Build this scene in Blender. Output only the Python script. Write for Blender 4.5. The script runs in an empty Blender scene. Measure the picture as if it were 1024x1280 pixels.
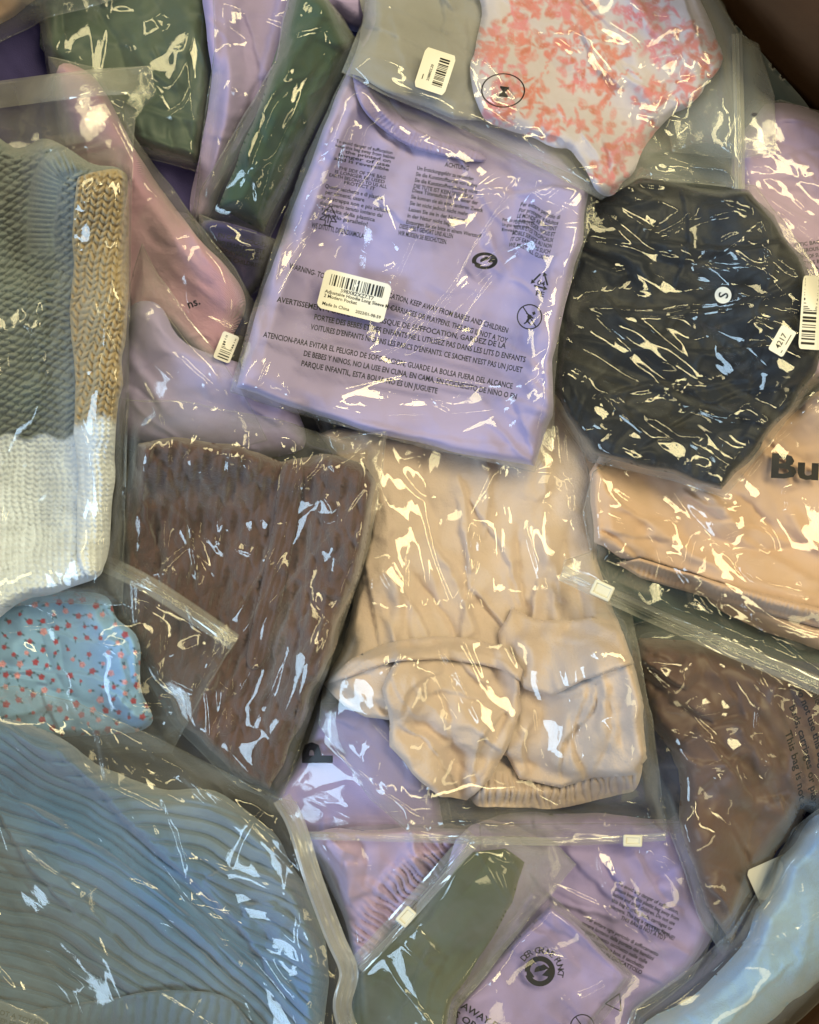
import bpy, math, random, time
import numpy as np
from mathutils import Vector
T0 = time.time()
scene = bpy.context.scene
COL = scene.collection
S = 0.00075          # metres per unit of the working grid (one photo pixel at floor height)
HC = 1350.0          # camera height in the same unit

# ------------------------------------------------------------------ camera, world, lamps
cam_d = bpy.data.cameras.new("camera")
cam = bpy.data.objects.new("camera", cam_d); COL.objects.link(cam)
cam_d.sensor_fit = 'VERTICAL'; cam_d.sensor_height = 32.0; cam_d.lens = 16.0*HC/640.0
cam_d.clip_start = 0.05; cam_d.clip_end = 60
cam.location = (0, 0, HC*S)
scene.camera = cam
w = bpy.data.worlds.new("World"); scene.world = w; w.use_nodes = True
bg = w.node_tree.nodes["Background"]
bg.inputs[0].default_value = (0.60, 0.68, 0.84, 1); bg.inputs[1].default_value = 0.23
scene.view_settings.view_transform = 'Standard'; scene.view_settings.look = 'None'
scene.view_settings.exposure = -0.04; scene.view_settings.gamma = 1.0
scene.render.engine = 'CYCLES'
cy = scene.cycles
cy.use_denoising = True; cy.max_bounces = 10; cy.diffuse_bounces = 3; cy.glossy_bounces = 3
cy.transparent_max_bounces = 24; cy.transmission_bounces = 4
cy.caustics_reflective = False; cy.caustics_refractive = False
cy.sample_clamp_indirect = 3.0

def lamp(name, loc, size, power, color, size_y=None):
    d = bpy.data.lights.new(name, 'AREA'); d.energy = power; d.color = color
    d.shape = 'RECTANGLE'; d.size = size; d.size_y = size_y or size
    o = bpy.data.objects.new(name, d); COL.objects.link(o); o.location = loc
    o.rotation_euler = (Vector((0, 0, 0.05)) - Vector(loc)).to_track_quat('-Z', 'Y').to_euler()
    return o
WARM = (1.0, 0.86, 0.46)
# long warm tube fittings on the ceiling, and a cool open door to the lower left
lamp("ceiling_lamp", (1.15, 1.05, 2.4), 2.0, 76, WARM, 0.50)
lamp("ceiling_lamp", (-1.10, 1.35, 2.4), 1.8, 30, WARM, 0.34)
lamp("ceiling_lamp", (1.20, -1.35, 2.4), 1.6, 12, WARM, 0.30)
lamp("daylight_door", (-2.2, -0.9, 1.5), 1.5, 62, (0.55, 0.78, 1.0), 0.8)

# ------------------------------------------------------------------ numeric helpers
GX0, GY0, GS = -200, -200, 2
GNX, GNY = 713, 841
gx = GX0 + GS*np.arange(GNX); gy = GY0 + GS*np.arange(GNY)
H = np.zeros((GNY, GNX))
_tabs = {}
def _tab(seed):
    if seed not in _tabs: _tabs[seed] = np.random.RandomState(seed).rand(128, 128)
    return _tabs[seed]
def vn(x, y, seed):
    t = _tab(seed)
    xi = np.floor(x).astype(int); yi = np.floor(y).astype(int)
    fx = x-xi; fy = y-yi
    fx = fx*fx*fx*(fx*(fx*6-15)+10); fy = fy*fy*fy*(fy*(fy*6-15)+10)
    a = t[yi & 127, xi & 127]; b = t[yi & 127, (xi+1) & 127]
    c = t[(yi+1) & 127, xi & 127]; d = t[(yi+1) & 127, (xi+1) & 127]
    return (a*(1-fx)+b*fx)*(1-fy) + (c*(1-fx)+d*fx)*fy
def fbm(x, y, seed, sc, o=3):
    r = 0; a = 1; n = 0
    for i in range(o):
        r = r + a*vn(x/sc+7.3*i, y/sc-3.1*i, seed+i); n += a; a *= .5; sc *= .5
    return r/n
def rot(x, y, deg, cx=0, cy_=0):
    a = math.radians(deg); dx = x-cx; dy = y-cy_
    return dx*math.cos(a)+dy*math.sin(a), -dx*math.sin(a)+dy*math.cos(a)
def ridged(x, y, seed, sc, ang=0, an=1.0, warp=0.6):
    """sharp crease lines running along ang, stretched an times"""
    u, v = rot(x, y, ang)
    wx = (vn(u/sc*.6, v/sc*.6, seed+11)-.5)*sc*warp*2; wy = (vn(u/sc*.6+9, v/sc*.6, seed+12)-.5)*sc*warp*2
    n = vn((u+wx)/(sc*an), (v+wy)/sc, seed)
    return 1-np.abs(2*n-1)*1.6
def sstep(a, b, x):
    t = np.clip((x-a)/(b-a), 0, 1); return t*t*(3-2*t)
def samp(A, x, y):
    fx = np.clip((x-GX0)/GS, 0, GNX-1.001); fy = np.clip((y-GY0)/GS, 0, GNY-1.001)
    xi = fx.astype(int); yi = fy.astype(int); fx = fx-xi; fy = fy-yi
    return (A[yi, xi]*(1-fx)+A[yi, xi+1]*fx)*(1-fy)+(A[yi+1, xi]*(1-fx)+A[yi+1, xi+1]*fx)*fy
def blur(A, sig):
    s = sig/GS; p = int(4*s)+2
    B = np.pad(A, p, mode='edge')
    ky = np.fft.fftfreq(B.shape[0])[:, None]; kx = np.fft.rfftfreq(B.shape[1])[None, :]
    G = np.exp(-2*np.pi**2*s*s*(kx*kx+ky*ky))
    return np.fft.irfft2(np.fft.rfft2(B)*G, B.shape)[p:-p, p:-p]
def maxf(A, r):
    n = max(1, int(r/GS)); B = A
    for ax in (0, 1):
        C = B.copy(); k = 1; left = n
        while left > 0:
            st = min(k, left)
            D = C.copy()
            if ax == 0:
                D[st:] = np.maximum(D[st:], C[:-st]); D[:-st] = np.maximum(D[:-st], C[st:])
            else:
                D[:, st:] = np.maximum(D[:, st:], C[:, :-st]); D[:, :-st] = np.maximum(D[:, :-st], C[:, st:])
            C = D; left -= st; k *= 2
        B = C
    return B
def tent(A, R=18, it=30):
    h = blur(maxf(A, R), R*.6); h = np.maximum(h, A)
    for _ in range(it):
        n = h.copy()
        n[1:-1, 1:-1] = .25*(h[:-2, 1:-1]+h[2:, 1:-1]+h[1:-1, :-2]+h[1:-1, 2:])
        h = np.maximum(A, n)
    return h
def cr(pts, n=6, closed=False):
    P = [np.array(p, float) for p in pts]; out = []
    m = len(P)
    rng = range(m) if closed else range(m-1)
    for i in rng:
        p1, p2 = P[i], P[(i+1) % m]
        p0 = P[i-1] if (closed or i > 0) else p1*2-p2
        p3 = P[(i+2) % m] if (closed or i+2 < m) else p2*2-p1
        for k in range(n):
            t = k/n
            out.append(.5*((2*p1)+(-p0+p2)*t+(2*p0-5*p1+4*p2-p3)*t*t+(-p0+3*p1-3*p2+p3)*t**3))
    if not closed: out.append(P[-1])
    return np.array(out)
def densify(pts, L=14, closed=True, wob=0.0, seed=0):
    P = np.array(pts, float); out = []
    m = len(P)
    for i in range(m if closed else m-1):
        a, b = P[i], P[(i+1) % m]; n = max(1, int(np.hypot(*(b-a))/L))
        for k in range(n): out.append(a+(b-a)*k/n)
    if not closed: out.append(P[-1])
    out = np.array(out)
    if wob:
        out[:, 0] += (vn(out[:, 0]/30, out[:, 1]/30, seed+50)-.5)*2*wob
        out[:, 1] += (vn(out[:, 0]/30+5, out[:, 1]/30, seed+51)-.5)*2*wob
    return out
def inside(P, X, Y):
    r = np.zeros(X.shape, bool); n = len(P)
    for i in range(n):
        x1, y1 = P[i]; x2, y2 = P[(i+1) % n]
        if y1 == y2: continue
        c = (y1 > Y) != (y2 > Y)
        r ^= c & (X < (x2-x1)*(Y-y1)/(y2-y1)+x1)
    return r
def nearest(P, X, Y, closed=True):
    """distance, signed distance side, foot point and arc length to a polyline"""
    bd = np.full(X.shape, 1e9); bx = np.zeros(X.shape); by = np.zeros(X.shape)
    sg = np.zeros(X.shape); ar = np.zeros(X.shape); acc = 0; n = len(P)
    for i in range(n if closed else n-1):
        ax, ay = P[i]; ex, ey = P[(i+1) % n]; dx, dy = ex-ax, ey-ay; L2 = dx*dx+dy*dy
        if L2 < 1e-9: continue
        t = np.clip(((X-ax)*dx+(Y-ay)*dy)/L2, 0, 1)
        px = ax+t*dx; py = ay+t*dy; d = (X-px)**2+(Y-py)**2
        m = d < bd
        bd = np.where(m, d, bd); bx = np.where(m, px, bx); by = np.where(m, py, by)
        sg = np.where(m, np.sign(dx*(Y-ay)-dy*(X-ax)), sg); L = math.sqrt(L2)
        ar = np.where(m, acc+t*L, ar); acc += L
    return np.sqrt(bd), sg, bx, by, ar, acc
_rs = [0]
def stroke(Z, X, Y, st):
    """st: (kind, pts, amp, width[, jitter])  kinds: r round ridge, v groove, c sharp crease, s layer step (raised on the left hand of the path), g gathers"""
    kind, pts, amp, wd = st[:4]; jit = st[4] if len(st) > 4 else (1.6 if kind in 'cp' else 2.0); jf = 22 if kind in 'cp' else 12
    _rs[0] += 1; sd = _rs[0]
    P = cr(pts, 5) if len(pts) > 2 else np.array(pts, float)
    reach = {'p': 3.2, 'r': 2.6, 'v': 5, 'c': 6, 's': 16, 'g': 1.1}[kind]*wd+6
    x0, y0 = P.min(0)-reach; x1, y1 = P.max(0)+reach
    m = (X > x0) & (X < x1) & (Y > y0) & (Y < y1)
    if not m.any(): return
    x = X[m]; y = Y[m]
    xj = x+(vn(x/jf, y/jf, sd % 97)-.5)*2*jit; yj = y+(vn(x/jf+4, y/jf, sd % 89)-.5)*2*jit
    d, sg, _, _, ar, L = nearest(P, xj, yj, False)
    t = ar/max(L, 1e-6)
    tp = np.clip(np.minimum(t, 1-t)*5, 0, 1)**.7
    if kind == 'p':
        z = amp*np.where(sg > 0, np.maximum(0, 1-d/(wd*.9)), np.maximum(0, 1-d/(wd*3)))*tp*(.85+.3*vn(ar/40, ar*0, sd % 61))
    elif kind == 'r': z = amp*np.exp(-(d/wd)**2)*tp
    elif kind == 'v': z = -amp*np.exp(-np.sqrt(d*d+.5)/wd)*tp
    elif kind == 'c':
        z = amp*np.exp(-(np.sqrt(d*d+1.0)-1)/wd)*tp*(.7+.5*vn(ar/24, ar*0, sd % 61))
    elif kind == 's':
        s = -d*sg
        z = amp*sstep(-wd*.45, wd*.45, s)*np.exp(-np.maximum(s, 0)/(wd*5))*np.clip(tp*1.5, 0, 1)
    else:
        q = ar+(vn(ar/15, d/20, sd % 53)-.5)*9
        z = amp*(np.abs(np.sin(q*math.pi/st[5] if len(st) > 5 else q*.5))**.7)*np.exp(-(d/wd)**4)
    Z[m] += z

def to_world(x, y, z):
    f = (HC-z)/HC
    return np.stack([(x-512)*S*f, (640-y)*S*f, z*S], -1)
def mesh_obj(name, V, F, mat, parent=None, smooth=True, colors=None):
    me = bpy.data.meshes.new(name); V = np.asarray(V, np.float32)
    if isinstance(F, np.ndarray):
        k = F.shape[1]; nf = len(F)
        me.vertices.add(len(V)); me.vertices.foreach_set('co', V.ravel())
        me.loops.add(nf*k); me.loops.foreach_set('vertex_index', F.astype(np.int32).ravel())
        me.polygons.add(nf); me.polygons.foreach_set('loop_start', np.arange(0, nf*k, k, dtype=np.int32))
        me.update(calc_edges=True)
    else:
        me.from_pydata([tuple(v) for v in V], [], F)
    if smooth: me.polygons.foreach_set('use_smooth', np.ones(len(me.polygons), bool))
    if colors is not None:
        ca = me.color_attributes.new("dye", 'FLOAT_COLOR', 'POINT')
        c4 = np.ones((len(V), 4), np.float32); c4[:, :3] = colors
        ca.data.foreach_set('color', c4.ravel())
    me.materials.append(mat)
    o = bpy.data.objects.new(name, me); COL.objects.link(o)
    if parent: o.parent = parent
    return o
def thing(name, label, cat, group=None):
    o = bpy.data.objects.new(name, None); COL.objects.link(o)
    o['label'] = label; o['category'] = cat
    if group: o['group'] = group
    return o
def tag(o, label, cat, group=None):
    o['label'] = label; o['category'] = cat
    if group: o['group'] = group
    return o

def gridof(P, step):
    x0, y0 = np.floor(P.min(0)/step)*step-step; x1, y1 = P.max(0)+step*2
    x0 = max(x0, -180); y0 = max(y0, -180); x1 = min(x1, 1200); y1 = min(y1, 1460)
    X, Y = np.meshgrid(np.arange(x0, x1, step), np.arange(y0, y1, step))
    d, _, bx, by, _, _ = nearest(P, X, Y)
    ins = inside(P, X, Y); sd = np.where(ins, d, -d)
    snap = (sd < 0.25*step) & (sd > -1.5*step)
    X2 = np.where(snap, bx, X); Y2 = np.where(snap, by, Y); sd2 = np.where(snap, 0, sd)
    # keep cells with one or more corners really inside
    ok = (sd > -1.5*step)
    anyin = (ins[:-1, :-1] | ins[1:, :-1] | ins[:-1, 1:] | ins[1:, 1:])
    cell = anyin & ok[:-1, :-1] & ok[1:, :-1] & ok[:-1, 1:] & ok[1:, 1:]
    return X, Y, X2, Y2, sd2, ins, cell
def emit(name, X2, Y2, Z, cell, mat, parent, colors=None):
    ny, nx = X2.shape
    idx = np.arange(nx*ny).reshape(ny, nx)
    a = idx[:-1, :-1][cell]; b = idx[:-1, 1:][cell]; c = idx[1:, 1:][cell]; d = idx[1:, :-1][cell]
    F = np.stack([a, d, c, b], 1)
    used = np.zeros(nx*ny, bool); used[F.ravel()] = True
    rem = np.cumsum(used)-1
    V = to_world(X2.ravel()[used], Y2.ravel()[used], Z.ravel()[used])
    cl = None if colors is None else colors.reshape(-1, 3)[used]
    return mesh_obj(name, V, rem[F], mat, parent, True, cl)
def commit(X, Y, Z, ins, step):
    """write a finished layer into the pile's height map"""
    global H
    x0, y0 = X[0, 0], Y[0, 0]; ny, nx = X.shape
    i0 = max(0, int((x0-GX0)//GS)); i1 = min(GNX, int((X[0, -1]-GX0)//GS)+1)
    j0 = max(0, int((y0-GY0)//GS)); j1 = min(GNY, int((Y[-1, 0]-GY0)//GS)+1)
    if i1 <= i0 or j1 <= j0: return
    xx, yy = np.meshgrid(gx[i0:i1], gy[j0:j1])
    fx = np.clip((xx-x0)/step, 0, nx-1.001); fy = np.clip((yy-y0)/step, 0, ny-1.001)
    xi = fx.astype(int); yi = fy.astype(int); fx -= xi; fy -= yi
    z = (Z[yi, xi]*(1-fx)+Z[yi, xi+1]*fx)*(1-fy)+(Z[yi+1, xi]*(1-fx)+Z[yi+1, xi+1]*fx)*fy
    mi = ins[yi, xi] & ins[yi+1, xi] & ins[yi, xi+1] & ins[yi+1, xi+1]
    H[j0:j1, i0:i1] = np.where(mi, np.maximum(z, H[j0:j1, i0:i1]), H[j0:j1, i0:i1])

def autofold(n, ang, seed, box_, amp=4.0, L=(50, 130), spread=25):
    r = random.Random(seed); out = []
    x0, y0, x1, y1 = box_
    for _ in range(n):
        cx = r.uniform(x0, x1); cy_ = r.uniform(y0, y1); a = math.radians(ang+r.uniform(-spread, spread)); l = r.uniform(*L)/2
        bx = r.uniform(-.25, .25)*l; dx, dy = math.cos(a), math.sin(a)
        P = [(cx-dx*l, cy_-dy*l), (cx-dy*bx, cy_+dx*bx), (cx+dx*l, cy_+dy*l)]
        if r.random() < .5: P = P[::-1]
        k = r.choice('srvs'); A = amp*r.uniform(.7, 1.7)
        out.append((k, P, A*(.8 if k == 'v' else 1), r.uniform(3.5, 6) if k in 'sv' else r.uniform(6, 13)))
    return out
def cloth(name, poly, mat, t=18, roll=14, strokes=(), und=(6, 90), folds=None, step=2.5, parent=None, smooth=True,
          base=(8, 6), crumple=(3.2, 26, 40), af=None, fine=None, color=None, wob=2.0, seed=1, lift=0.0):
    """a soft padded layer laid on the pile: outline in grid units, thickness t"""
    P = cr(poly, 6, True) if smooth else densify(poly, 12)
    P = densify(P, 10, True, wob, seed)
    X, Y, X2, Y2, sd, ins, cell = gridof(P, step)
    if base[0] >= 8:
        q = sstep(0, 26, sd); B = samp(blur(maxf(H, 8), 6), X2, Y2)*(1-q)+samp(blur(maxf(H, 24), 20), X2, Y2)*q
    else: B = samp(blur(maxf(H, base[0]), base[1]), X2, Y2)
    u = np.clip(sd/roll, 0, 1); prof = np.sqrt(1-(1-u)**2)
    Z = np.zeros(X2.shape)
    Z += und[0]*(fbm(X2, Y2, seed, und[1], 3)-.5)*2
    if crumple:
        r = ridged(X2, Y2, seed+300, crumple[1], crumple[2], 2.6, .9); Z += crumple[0]*sstep(-.4, 1, r)*(.25+sstep(.4, .7, fbm(X2, Y2, seed+310, 80, 2)))
        Z += crumple[0]*.7*fbm(X2, Y2, seed+320, crumple[1]*.8, 3)
    if folds:
        for (amp, sc, ang, an, sdn) in folds:
            r = ridged(X2, Y2, sdn, sc, ang, an, .8)
            Z += amp*sstep(.05, 1.0, r)*sstep(.25, .65, vn(X2/(sc*5), Y2/(sc*5), sdn+3))
    for s in list(strokes)+(autofold(*af) if af else []): stroke(Z, X2, Y2, s)
    if fine is not None: Z += fine(X2, Y2)
    Z = B+lift+1.0+(t+Z)*prof*(.35+.65*prof)
    Z = np.maximum(Z, samp(H, X2, Y2)+1.0)
    cl = None if color is None else color(X2, Y2)
    o = emit(name, X2, Y2, Z, cell, mat, parent, cl)
    commit(X, Y, Z, ins, step)
    return o

def facets(X, Y, seed, sc, ang, an, amp, step):
    """crumpled sheet: flat facets between straight creases (a jittered, stretched triangle net)"""
    r = np.random.RandomState(seed+1000); ny, nx = X.shape; x0, y0 = X[0, 0], Y[0, 0]
    a = math.radians(ang); ca, sa = math.cos(a), math.sin(a)
    cx, cy_ = (X[0, 0]+X[0, -1])/2, (Y[0, 0]+Y[-1, 0])/2
    R_ = math.hypot(X[0, -1]-X[0, 0], Y[-1, 0]-Y[0, 0])/2+sc*an
    nu = int(R_/(sc*an))+2; nv = int(R_/sc)+2
    jj, ii = np.meshgrid(np.arange(-nv, nv+1), np.arange(-nu, nu+1), indexing='ij')
    u = (ii+(r.rand(*ii.shape)-.5)*.8+.5*(jj % 2))*sc*an; v = (jj+(r.rand(*ii.shape)-.5)*.8)*sc
    px = (cx+u*ca-v*sa-x0)/step; py = (cy_+u*sa+v*ca-y0)/step; h = (r.rand(*ii.shape)-.5)*2*amp
    Z = np.zeros(X.shape)
    def tri(A, B, C):
        (ax, ay, ah), (bx, by, bh), (qx, qy, qh) = A, B, C
        i0 = max(0, int(min(ax, bx, qx))); i1 = min(nx, int(max(ax, bx, qx))+2); j0 = max(0, int(min(ay, by, qy))); j1 = min(ny, int(max(ay, by, qy))+2)
        if i0 >= i1 or j0 >= j1: return
        D = (by-qy)*(ax-qx)+(qx-bx)*(ay-qy)
        if abs(D) < 1e-9: return
        gx_ = np.arange(i0, i1)[None, :]; gy_ = np.arange(j0, j1)[:, None]
        l1 = ((by-qy)*(gx_-qx)+(qx-bx)*(gy_-qy))/D; l2 = ((qy-ay)*(gx_-qx)+(ax-qx)*(gy_-qy))/D; l3 = 1-l1-l2
        m = (l1 >= -1e-6) & (l2 >= -1e-6) & (l3 >= -1e-6)
        sub = Z[j0:j1, i0:i1]; sub[m] = (l1*ah+l2*bh+l3*qh)[m]
    M_, N_ = ii.shape
    for j in range(M_-1):
        for i in range(N_-1):
            P = [(px[j+b_, i+a_], py[j+b_, i+a_], h[j+b_, i+a_]) for b_, a_ in ((0, 0), (0, 1), (1, 1), (1, 0))]
            if max(p[0] for p in P) < 0 or min(p[0] for p in P) > nx or max(p[1] for p in P) < 0 or min(p[1] for p in P) > ny: continue
            if (i*7+j*13+seed) % 3: tri(P[0], P[1], P[2]); tri(P[0], P[2], P[3])
            else: tri(P[0], P[1], P[3]); tri(P[1], P[2], P[3])
    for _ in range(1):
        Q = np.pad(Z, 1, mode='edge'); Z = .5*Z+.125*(Q[:-2, 1:-1]+Q[2:, 1:-1]+Q[1:-1, :-2]+Q[1:-1, 2:])
    return Z
def film(parent, poly, mat, creases=(), clusters=(), wave=(2.2, 60), rough=(1.3, 16, 0, 2.5), tentR=16, tit=12, step=2.0,
         seed=5, name="film", gap=1.2, wob=1.2, edge=1.5, seam=True, seam_mat=None, calm=.45, smooth=False, FA=.95, CA=.8, nlong=None):
    P = cr(poly, 5, True) if smooth else np.array(poly, float)
    P = densify(P, 9, True, wob, seed)
    X, Y, X2, Y2, sd, ins, cell = gridof(P, step)
    q = sstep(0, 22, sd); B = samp(blur(maxf(H, tentR+6), 15), X2, Y2)*q+samp(blur(maxf(H, 5), 4), X2, Y2)*(1-q)
    Z = np.zeros(X2.shape)
    Z += wave[0]*fbm(X2, Y2, seed, wave[1], 2)*2
    # taut film: wandering sharp creases, busy in some places and calm in others
    amp, sc, ang, an = rough
    busy = sstep(calm, calm+.3, fbm(X2, Y2, seed+21, 110, 2))
    WX = X+(vn(X/45, Y/45, seed+31)-.5)*26; WY = Y+(vn(X/45+5, Y/45, seed+32)-.5)*26
    Z += FA*amp*(3.6*facets(X, Y, seed+1, sc*3.4, ang, an*1.2, 1.0, step)+1.7*facets(X, Y, seed+2, sc*1.7, ang+22, an*1.5, 1.0, step)*(.3+busy))
    Z += FA*amp*.35*facets(X, Y, seed+3, sc*1.0, ang-15, an*2.2, 1.0, step)*busy*sstep(.5, .75, fbm(X2, Y2, seed+41, 70, 2))
    cm = np.zeros(X.shape); cs = 0
    for c in clusters:
        cx, cy_, rx, ry, ca, camp, csc = c[:7]
        u, v = rot(X2, Y2, ca, cx, cy_)
        g = np.exp(-((u/rx)**2+(v/ry)**2)*.9); cm = np.maximum(cm, g*camp); cs = max(cs, csc)
    if clusters:
        Z += CA*cm*(.5*facets(X, Y, seed+4, cs*1.3, ang+10, 2.8, 1.0, step)+.22*facets(X, Y, seed+5, cs*.7, ang-40, 2.4, 1.0, step))
    for s in creases: stroke(Z, X2, Y2, ('p', s[1], s[2]*.95, s[3]*1.25, 1.0))
    r = random.Random(seed*7+3); xs = P[:, 0]; ys = P[:, 1]
    xa, xb, ya, yb = max(xs.min(), -20), min(xs.max(), 1044), max(ys.min(), -20), min(ys.max(), 1300)
    k = nlong if nlong is not None else int((xb-xa)*(yb-ya)/6200)
    for _ in range(k):
        cx = r.uniform(xa, xb); cy_ = r.uniform(ya, yb); an_ = math.radians(ang+r.gauss(0, 24)); l = r.uniform(.6, 1)*r.choice((90, 170, 280))
        bx = r.uniform(-.05, .05)*l; dx, dy = math.cos(an_)*l/2, math.sin(an_)*l/2
        P4 = [(cx-dx, cy_-dy), (cx-dx*.3-dy/l*bx*2, cy_-dy*.3+dx/l*bx*2), (cx+dx*.4-dy/l*bx, cy_+dy*.4+dx/l*bx), (cx+dx, cy_+dy)]
        stroke(Z, X2, Y2, ('p', P4 if r.random() < .5 else P4[::-1], r.uniform(1.5, 3.4), r.uniform(3.5, 7), .5))
        if r.random() < .5:      # a side branch
            an2 = an_+r.choice((-1, 1))*r.uniform(.3, .8); m_ = l*r.uniform(.25, .5)
            stroke(Z, X2, Y2, ('p', [P4[2], (P4[2][0]+m_*math.cos(an2), P4[2][1]+m_*math.sin(an2))], r.uniform(1.2, 2.6), r.uniform(3, 5), .5))
    Z = B+gap+np.maximum(Z+3, 0)*sstep(-1, 14, sd)
    Z = np.maximum(Z, samp(H, X2, Y2)+.8)
    o = emit(name, X2, Y2, Z, cell, mat, parent)
    commit(X, Y, Z, ins, step)
    if seam:
        ribbon("side_seam", np.vstack([P, P[:1]]), edge, seam_mat or M['seam'], parent, lift=.5, closed=True)
    return o
def backsheet(parent, poly, seed=3, mat=None):
    P = densify(np.array(poly, float), 12, True, 1.2, seed)
    X, Y, X2, Y2, sd, ins, cell = gridof(P, 6)
    Z = samp(blur(maxf(H, 8), 5), X2, Y2)+.8+1.5*fbm(X2, Y2, seed, 30, 2)
    Z = np.maximum(Z, samp(H, X2, Y2)+.8)
    emit("back_sheet", X2, Y2, Z, cell, mat or M['film'], parent)
    commit(X, Y, Z, ins, 6)

def ribbon(name, pts, width, mat, parent, lift=.6, prof=None, closed=False, seglen=4, smoothH=0, taper=False):
    """strip laid along a path on the pile; prof = [(across -1..1, height)]"""
    P = densify(pts, seglen, False)
    T = np.gradient(P, axis=0); T /= np.maximum(np.hypot(T[:, 0], T[:, 1])[:, None], 1e-6)
    N = np.stack([-T[:, 1], T[:, 0]], 1)
    prof = prof or [(-1, 0), (0, .2), (1, 0)]
    A = H if not smoothH else blur(maxf(H, smoothH), smoothH)
    V = []
    zc = samp(A, P[:, 0], P[:, 1])
    for (a, h) in prof:
        q = P+N*a*width/2
        z = np.maximum(samp(A, q[:, 0], q[:, 1]), zc*.5+samp(A, q[:, 0], q[:, 1])*.5)+lift+h
        V.append(to_world(q[:, 0], q[:, 1], z))
    V = np.stack(V, 1); n, k, _ = V.shape
    i = np.arange(n*k).reshape(n, k)
    F = np.stack([i[:-1, :-1].ravel(), i[1:, :-1].ravel(), i[1:, 1:].ravel(), i[:-1, 1:].ravel()], 1)
    return mesh_obj(name, V.reshape(-1, 3), F, mat, parent)
ZIP = [(-1, 0), (-.95, .4), (-.42, .5), (-.38, 2.4), (-.30, 2.6), (-.26, .6), (-.08, .5), (-.04, 2.0), (.04, 2.0), (.08, .5), (.26, .6), (.30, 2.6), (.38, 2.4), (.42, .5), (.95, .4), (1, 0)]
def zipper(parent, pts, width, mat=None):
    o = ribbon("zip_strip", cr(pts, 5) if len(pts) > 2 else pts, width, mat or M['zip'], parent, lift=1.0, prof=ZIP, smoothH=4, seglen=6)
    return o
def block(name, cx, cy_, w_, h_, ang, t, mat, parent, bev=2.0, lift=1.0, groove=False):
    """small bevelled moulded block lying on the pile"""
    a = math.radians(ang); ca, sa = math.cos(a), math.sin(a)
    z0 = float(samp(maxf(H, 6), np.array([cx]), np.array([cy_]))[0])+lift
    prof = [(0, 0, 0), (0, t-bev*.6, 0), (bev*.4, t-bev*.15, 0), (bev, t, 0)]
    V = []; F = []
    def ring(ins, z):
        hw, hh = w_/2-ins, h_/2-ins; r = max(.5, bev-ins); pts = []
        for (sx, sy, a0) in ((1, 1, 0), (-1, 1, 90), (-1, -1, 180), (1, -1, 270)):
            for k in range(3):
                b = math.radians(a0+45*k)
                pts.append((sx*(hw-r)+r*math.cos(b), sy*(hh-r)+r*math.sin(b)))
        return [(x, y, z) for x, y in pts]
    rings = [ring(i_, z) for i_, z, _ in prof]
    if groove: rings += [ring(bev+1.5, t), ring(bev+2.2, t-1.4)]
    for rr in rings:
        for (x, y, z) in rr:
            V.append(to_world(np.array(cx+x*ca-y*sa), np.array(cy_+x*sa+y*ca), np.array(z0+z)))
    n = 12
    for k in range(len(rings)-1):
        for i in range(n):
            j = (i+1) % n; F.append((k*n+i, (k+1)*n+i, (k+1)*n+j, k*n+j))
    F.append(tuple(range((len(rings)-1)*n, len(rings)*n))); F.append(tuple(range(n-1, -1, -1)))
    return mesh_obj(name, V, F, mat, parent, False)

# ------------------------------------------------------------------ writing
def fine_print(x, y, faces, L=5.0):
    P = [(float(a), float(b)) for a, b in zip(x, y)]
    T = [(f[0], f[i], f[i+1]) for f in faces for i in range(1, len(f)-1)]
    mid = {}
    def m_(a, b):
        k = (min(a, b), max(a, b))
        if k not in mid: mid[k] = len(P); P.append(((P[a][0]+P[b][0])/2, (P[a][1]+P[b][1])/2))
        return mid[k]
    for _ in range(9):
        out = []; ch = False
        for a, b, c in T:
            l = [math.hypot(P[a][0]-P[b][0], P[a][1]-P[b][1]), math.hypot(P[b][0]-P[c][0], P[b][1]-P[c][1]), math.hypot(P[c][0]-P[a][0], P[c][1]-P[a][1])]
            if max(l) <= L: out.append((a, b, c)); continue
            ch = True; k = l.index(max(l)); a, b, c = ((a, b, c), (b, c, a), (c, a, b))[k]; q = m_(a, b); out += [(a, q, c), (q, b, c)]
        T = out
        if not ch: break
    return np.array([p[0] for p in P]), np.array([p[1] for p in P]), T
def place2d(name, pts, faces, ox, oy, ang, mat, parent, lift=-.4, sx=1, sy=1, bend=None):
    """flat print: local u right / v up in grid units, laid on the film"""
    a = math.radians(ang); ca, sa = math.cos(a), math.sin(a)
    u = np.array([p[0] for p in pts])*sx; v = np.array([p[1] for p in pts])*sy
    if bend is not None: u, v = bend(u, v)
    x = ox+u*ca+v*sa; y = oy+u*sa-v*ca
    x, y, faces = fine_print(x, y, faces)
    z = samp(H, x, y)+lift
    return mesh_obj(name, to_world(x, y, z), faces, mat, parent, False)
_tcache = {}
def text_mesh(s, size, bold=.012):
    key = (s, size, bold)
    if key in _tcache: return _tcache[key]
    cu = bpy.data.curves.new("t", 'FONT'); cu.body = s; cu.size = size; cu.resolution_u = 2
    cu.offset = size*bold
    o = bpy.data.objects.new("t", cu); COL.objects.link(o)
    dg = bpy.context.evaluated_depsgraph_get(); me = bpy.data.meshes.new_from_object(o.evaluated_get(dg))
    pts = [(v.co.x, v.co.y) for v in me.vertices]; fs = [tuple(p.vertices) for p in me.polygons]
    bpy.data.objects.remove(o); bpy.data.meshes.remove(me); bpy.data.curves.remove(cu)
    _tcache[key] = (pts, fs); return pts, fs
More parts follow.
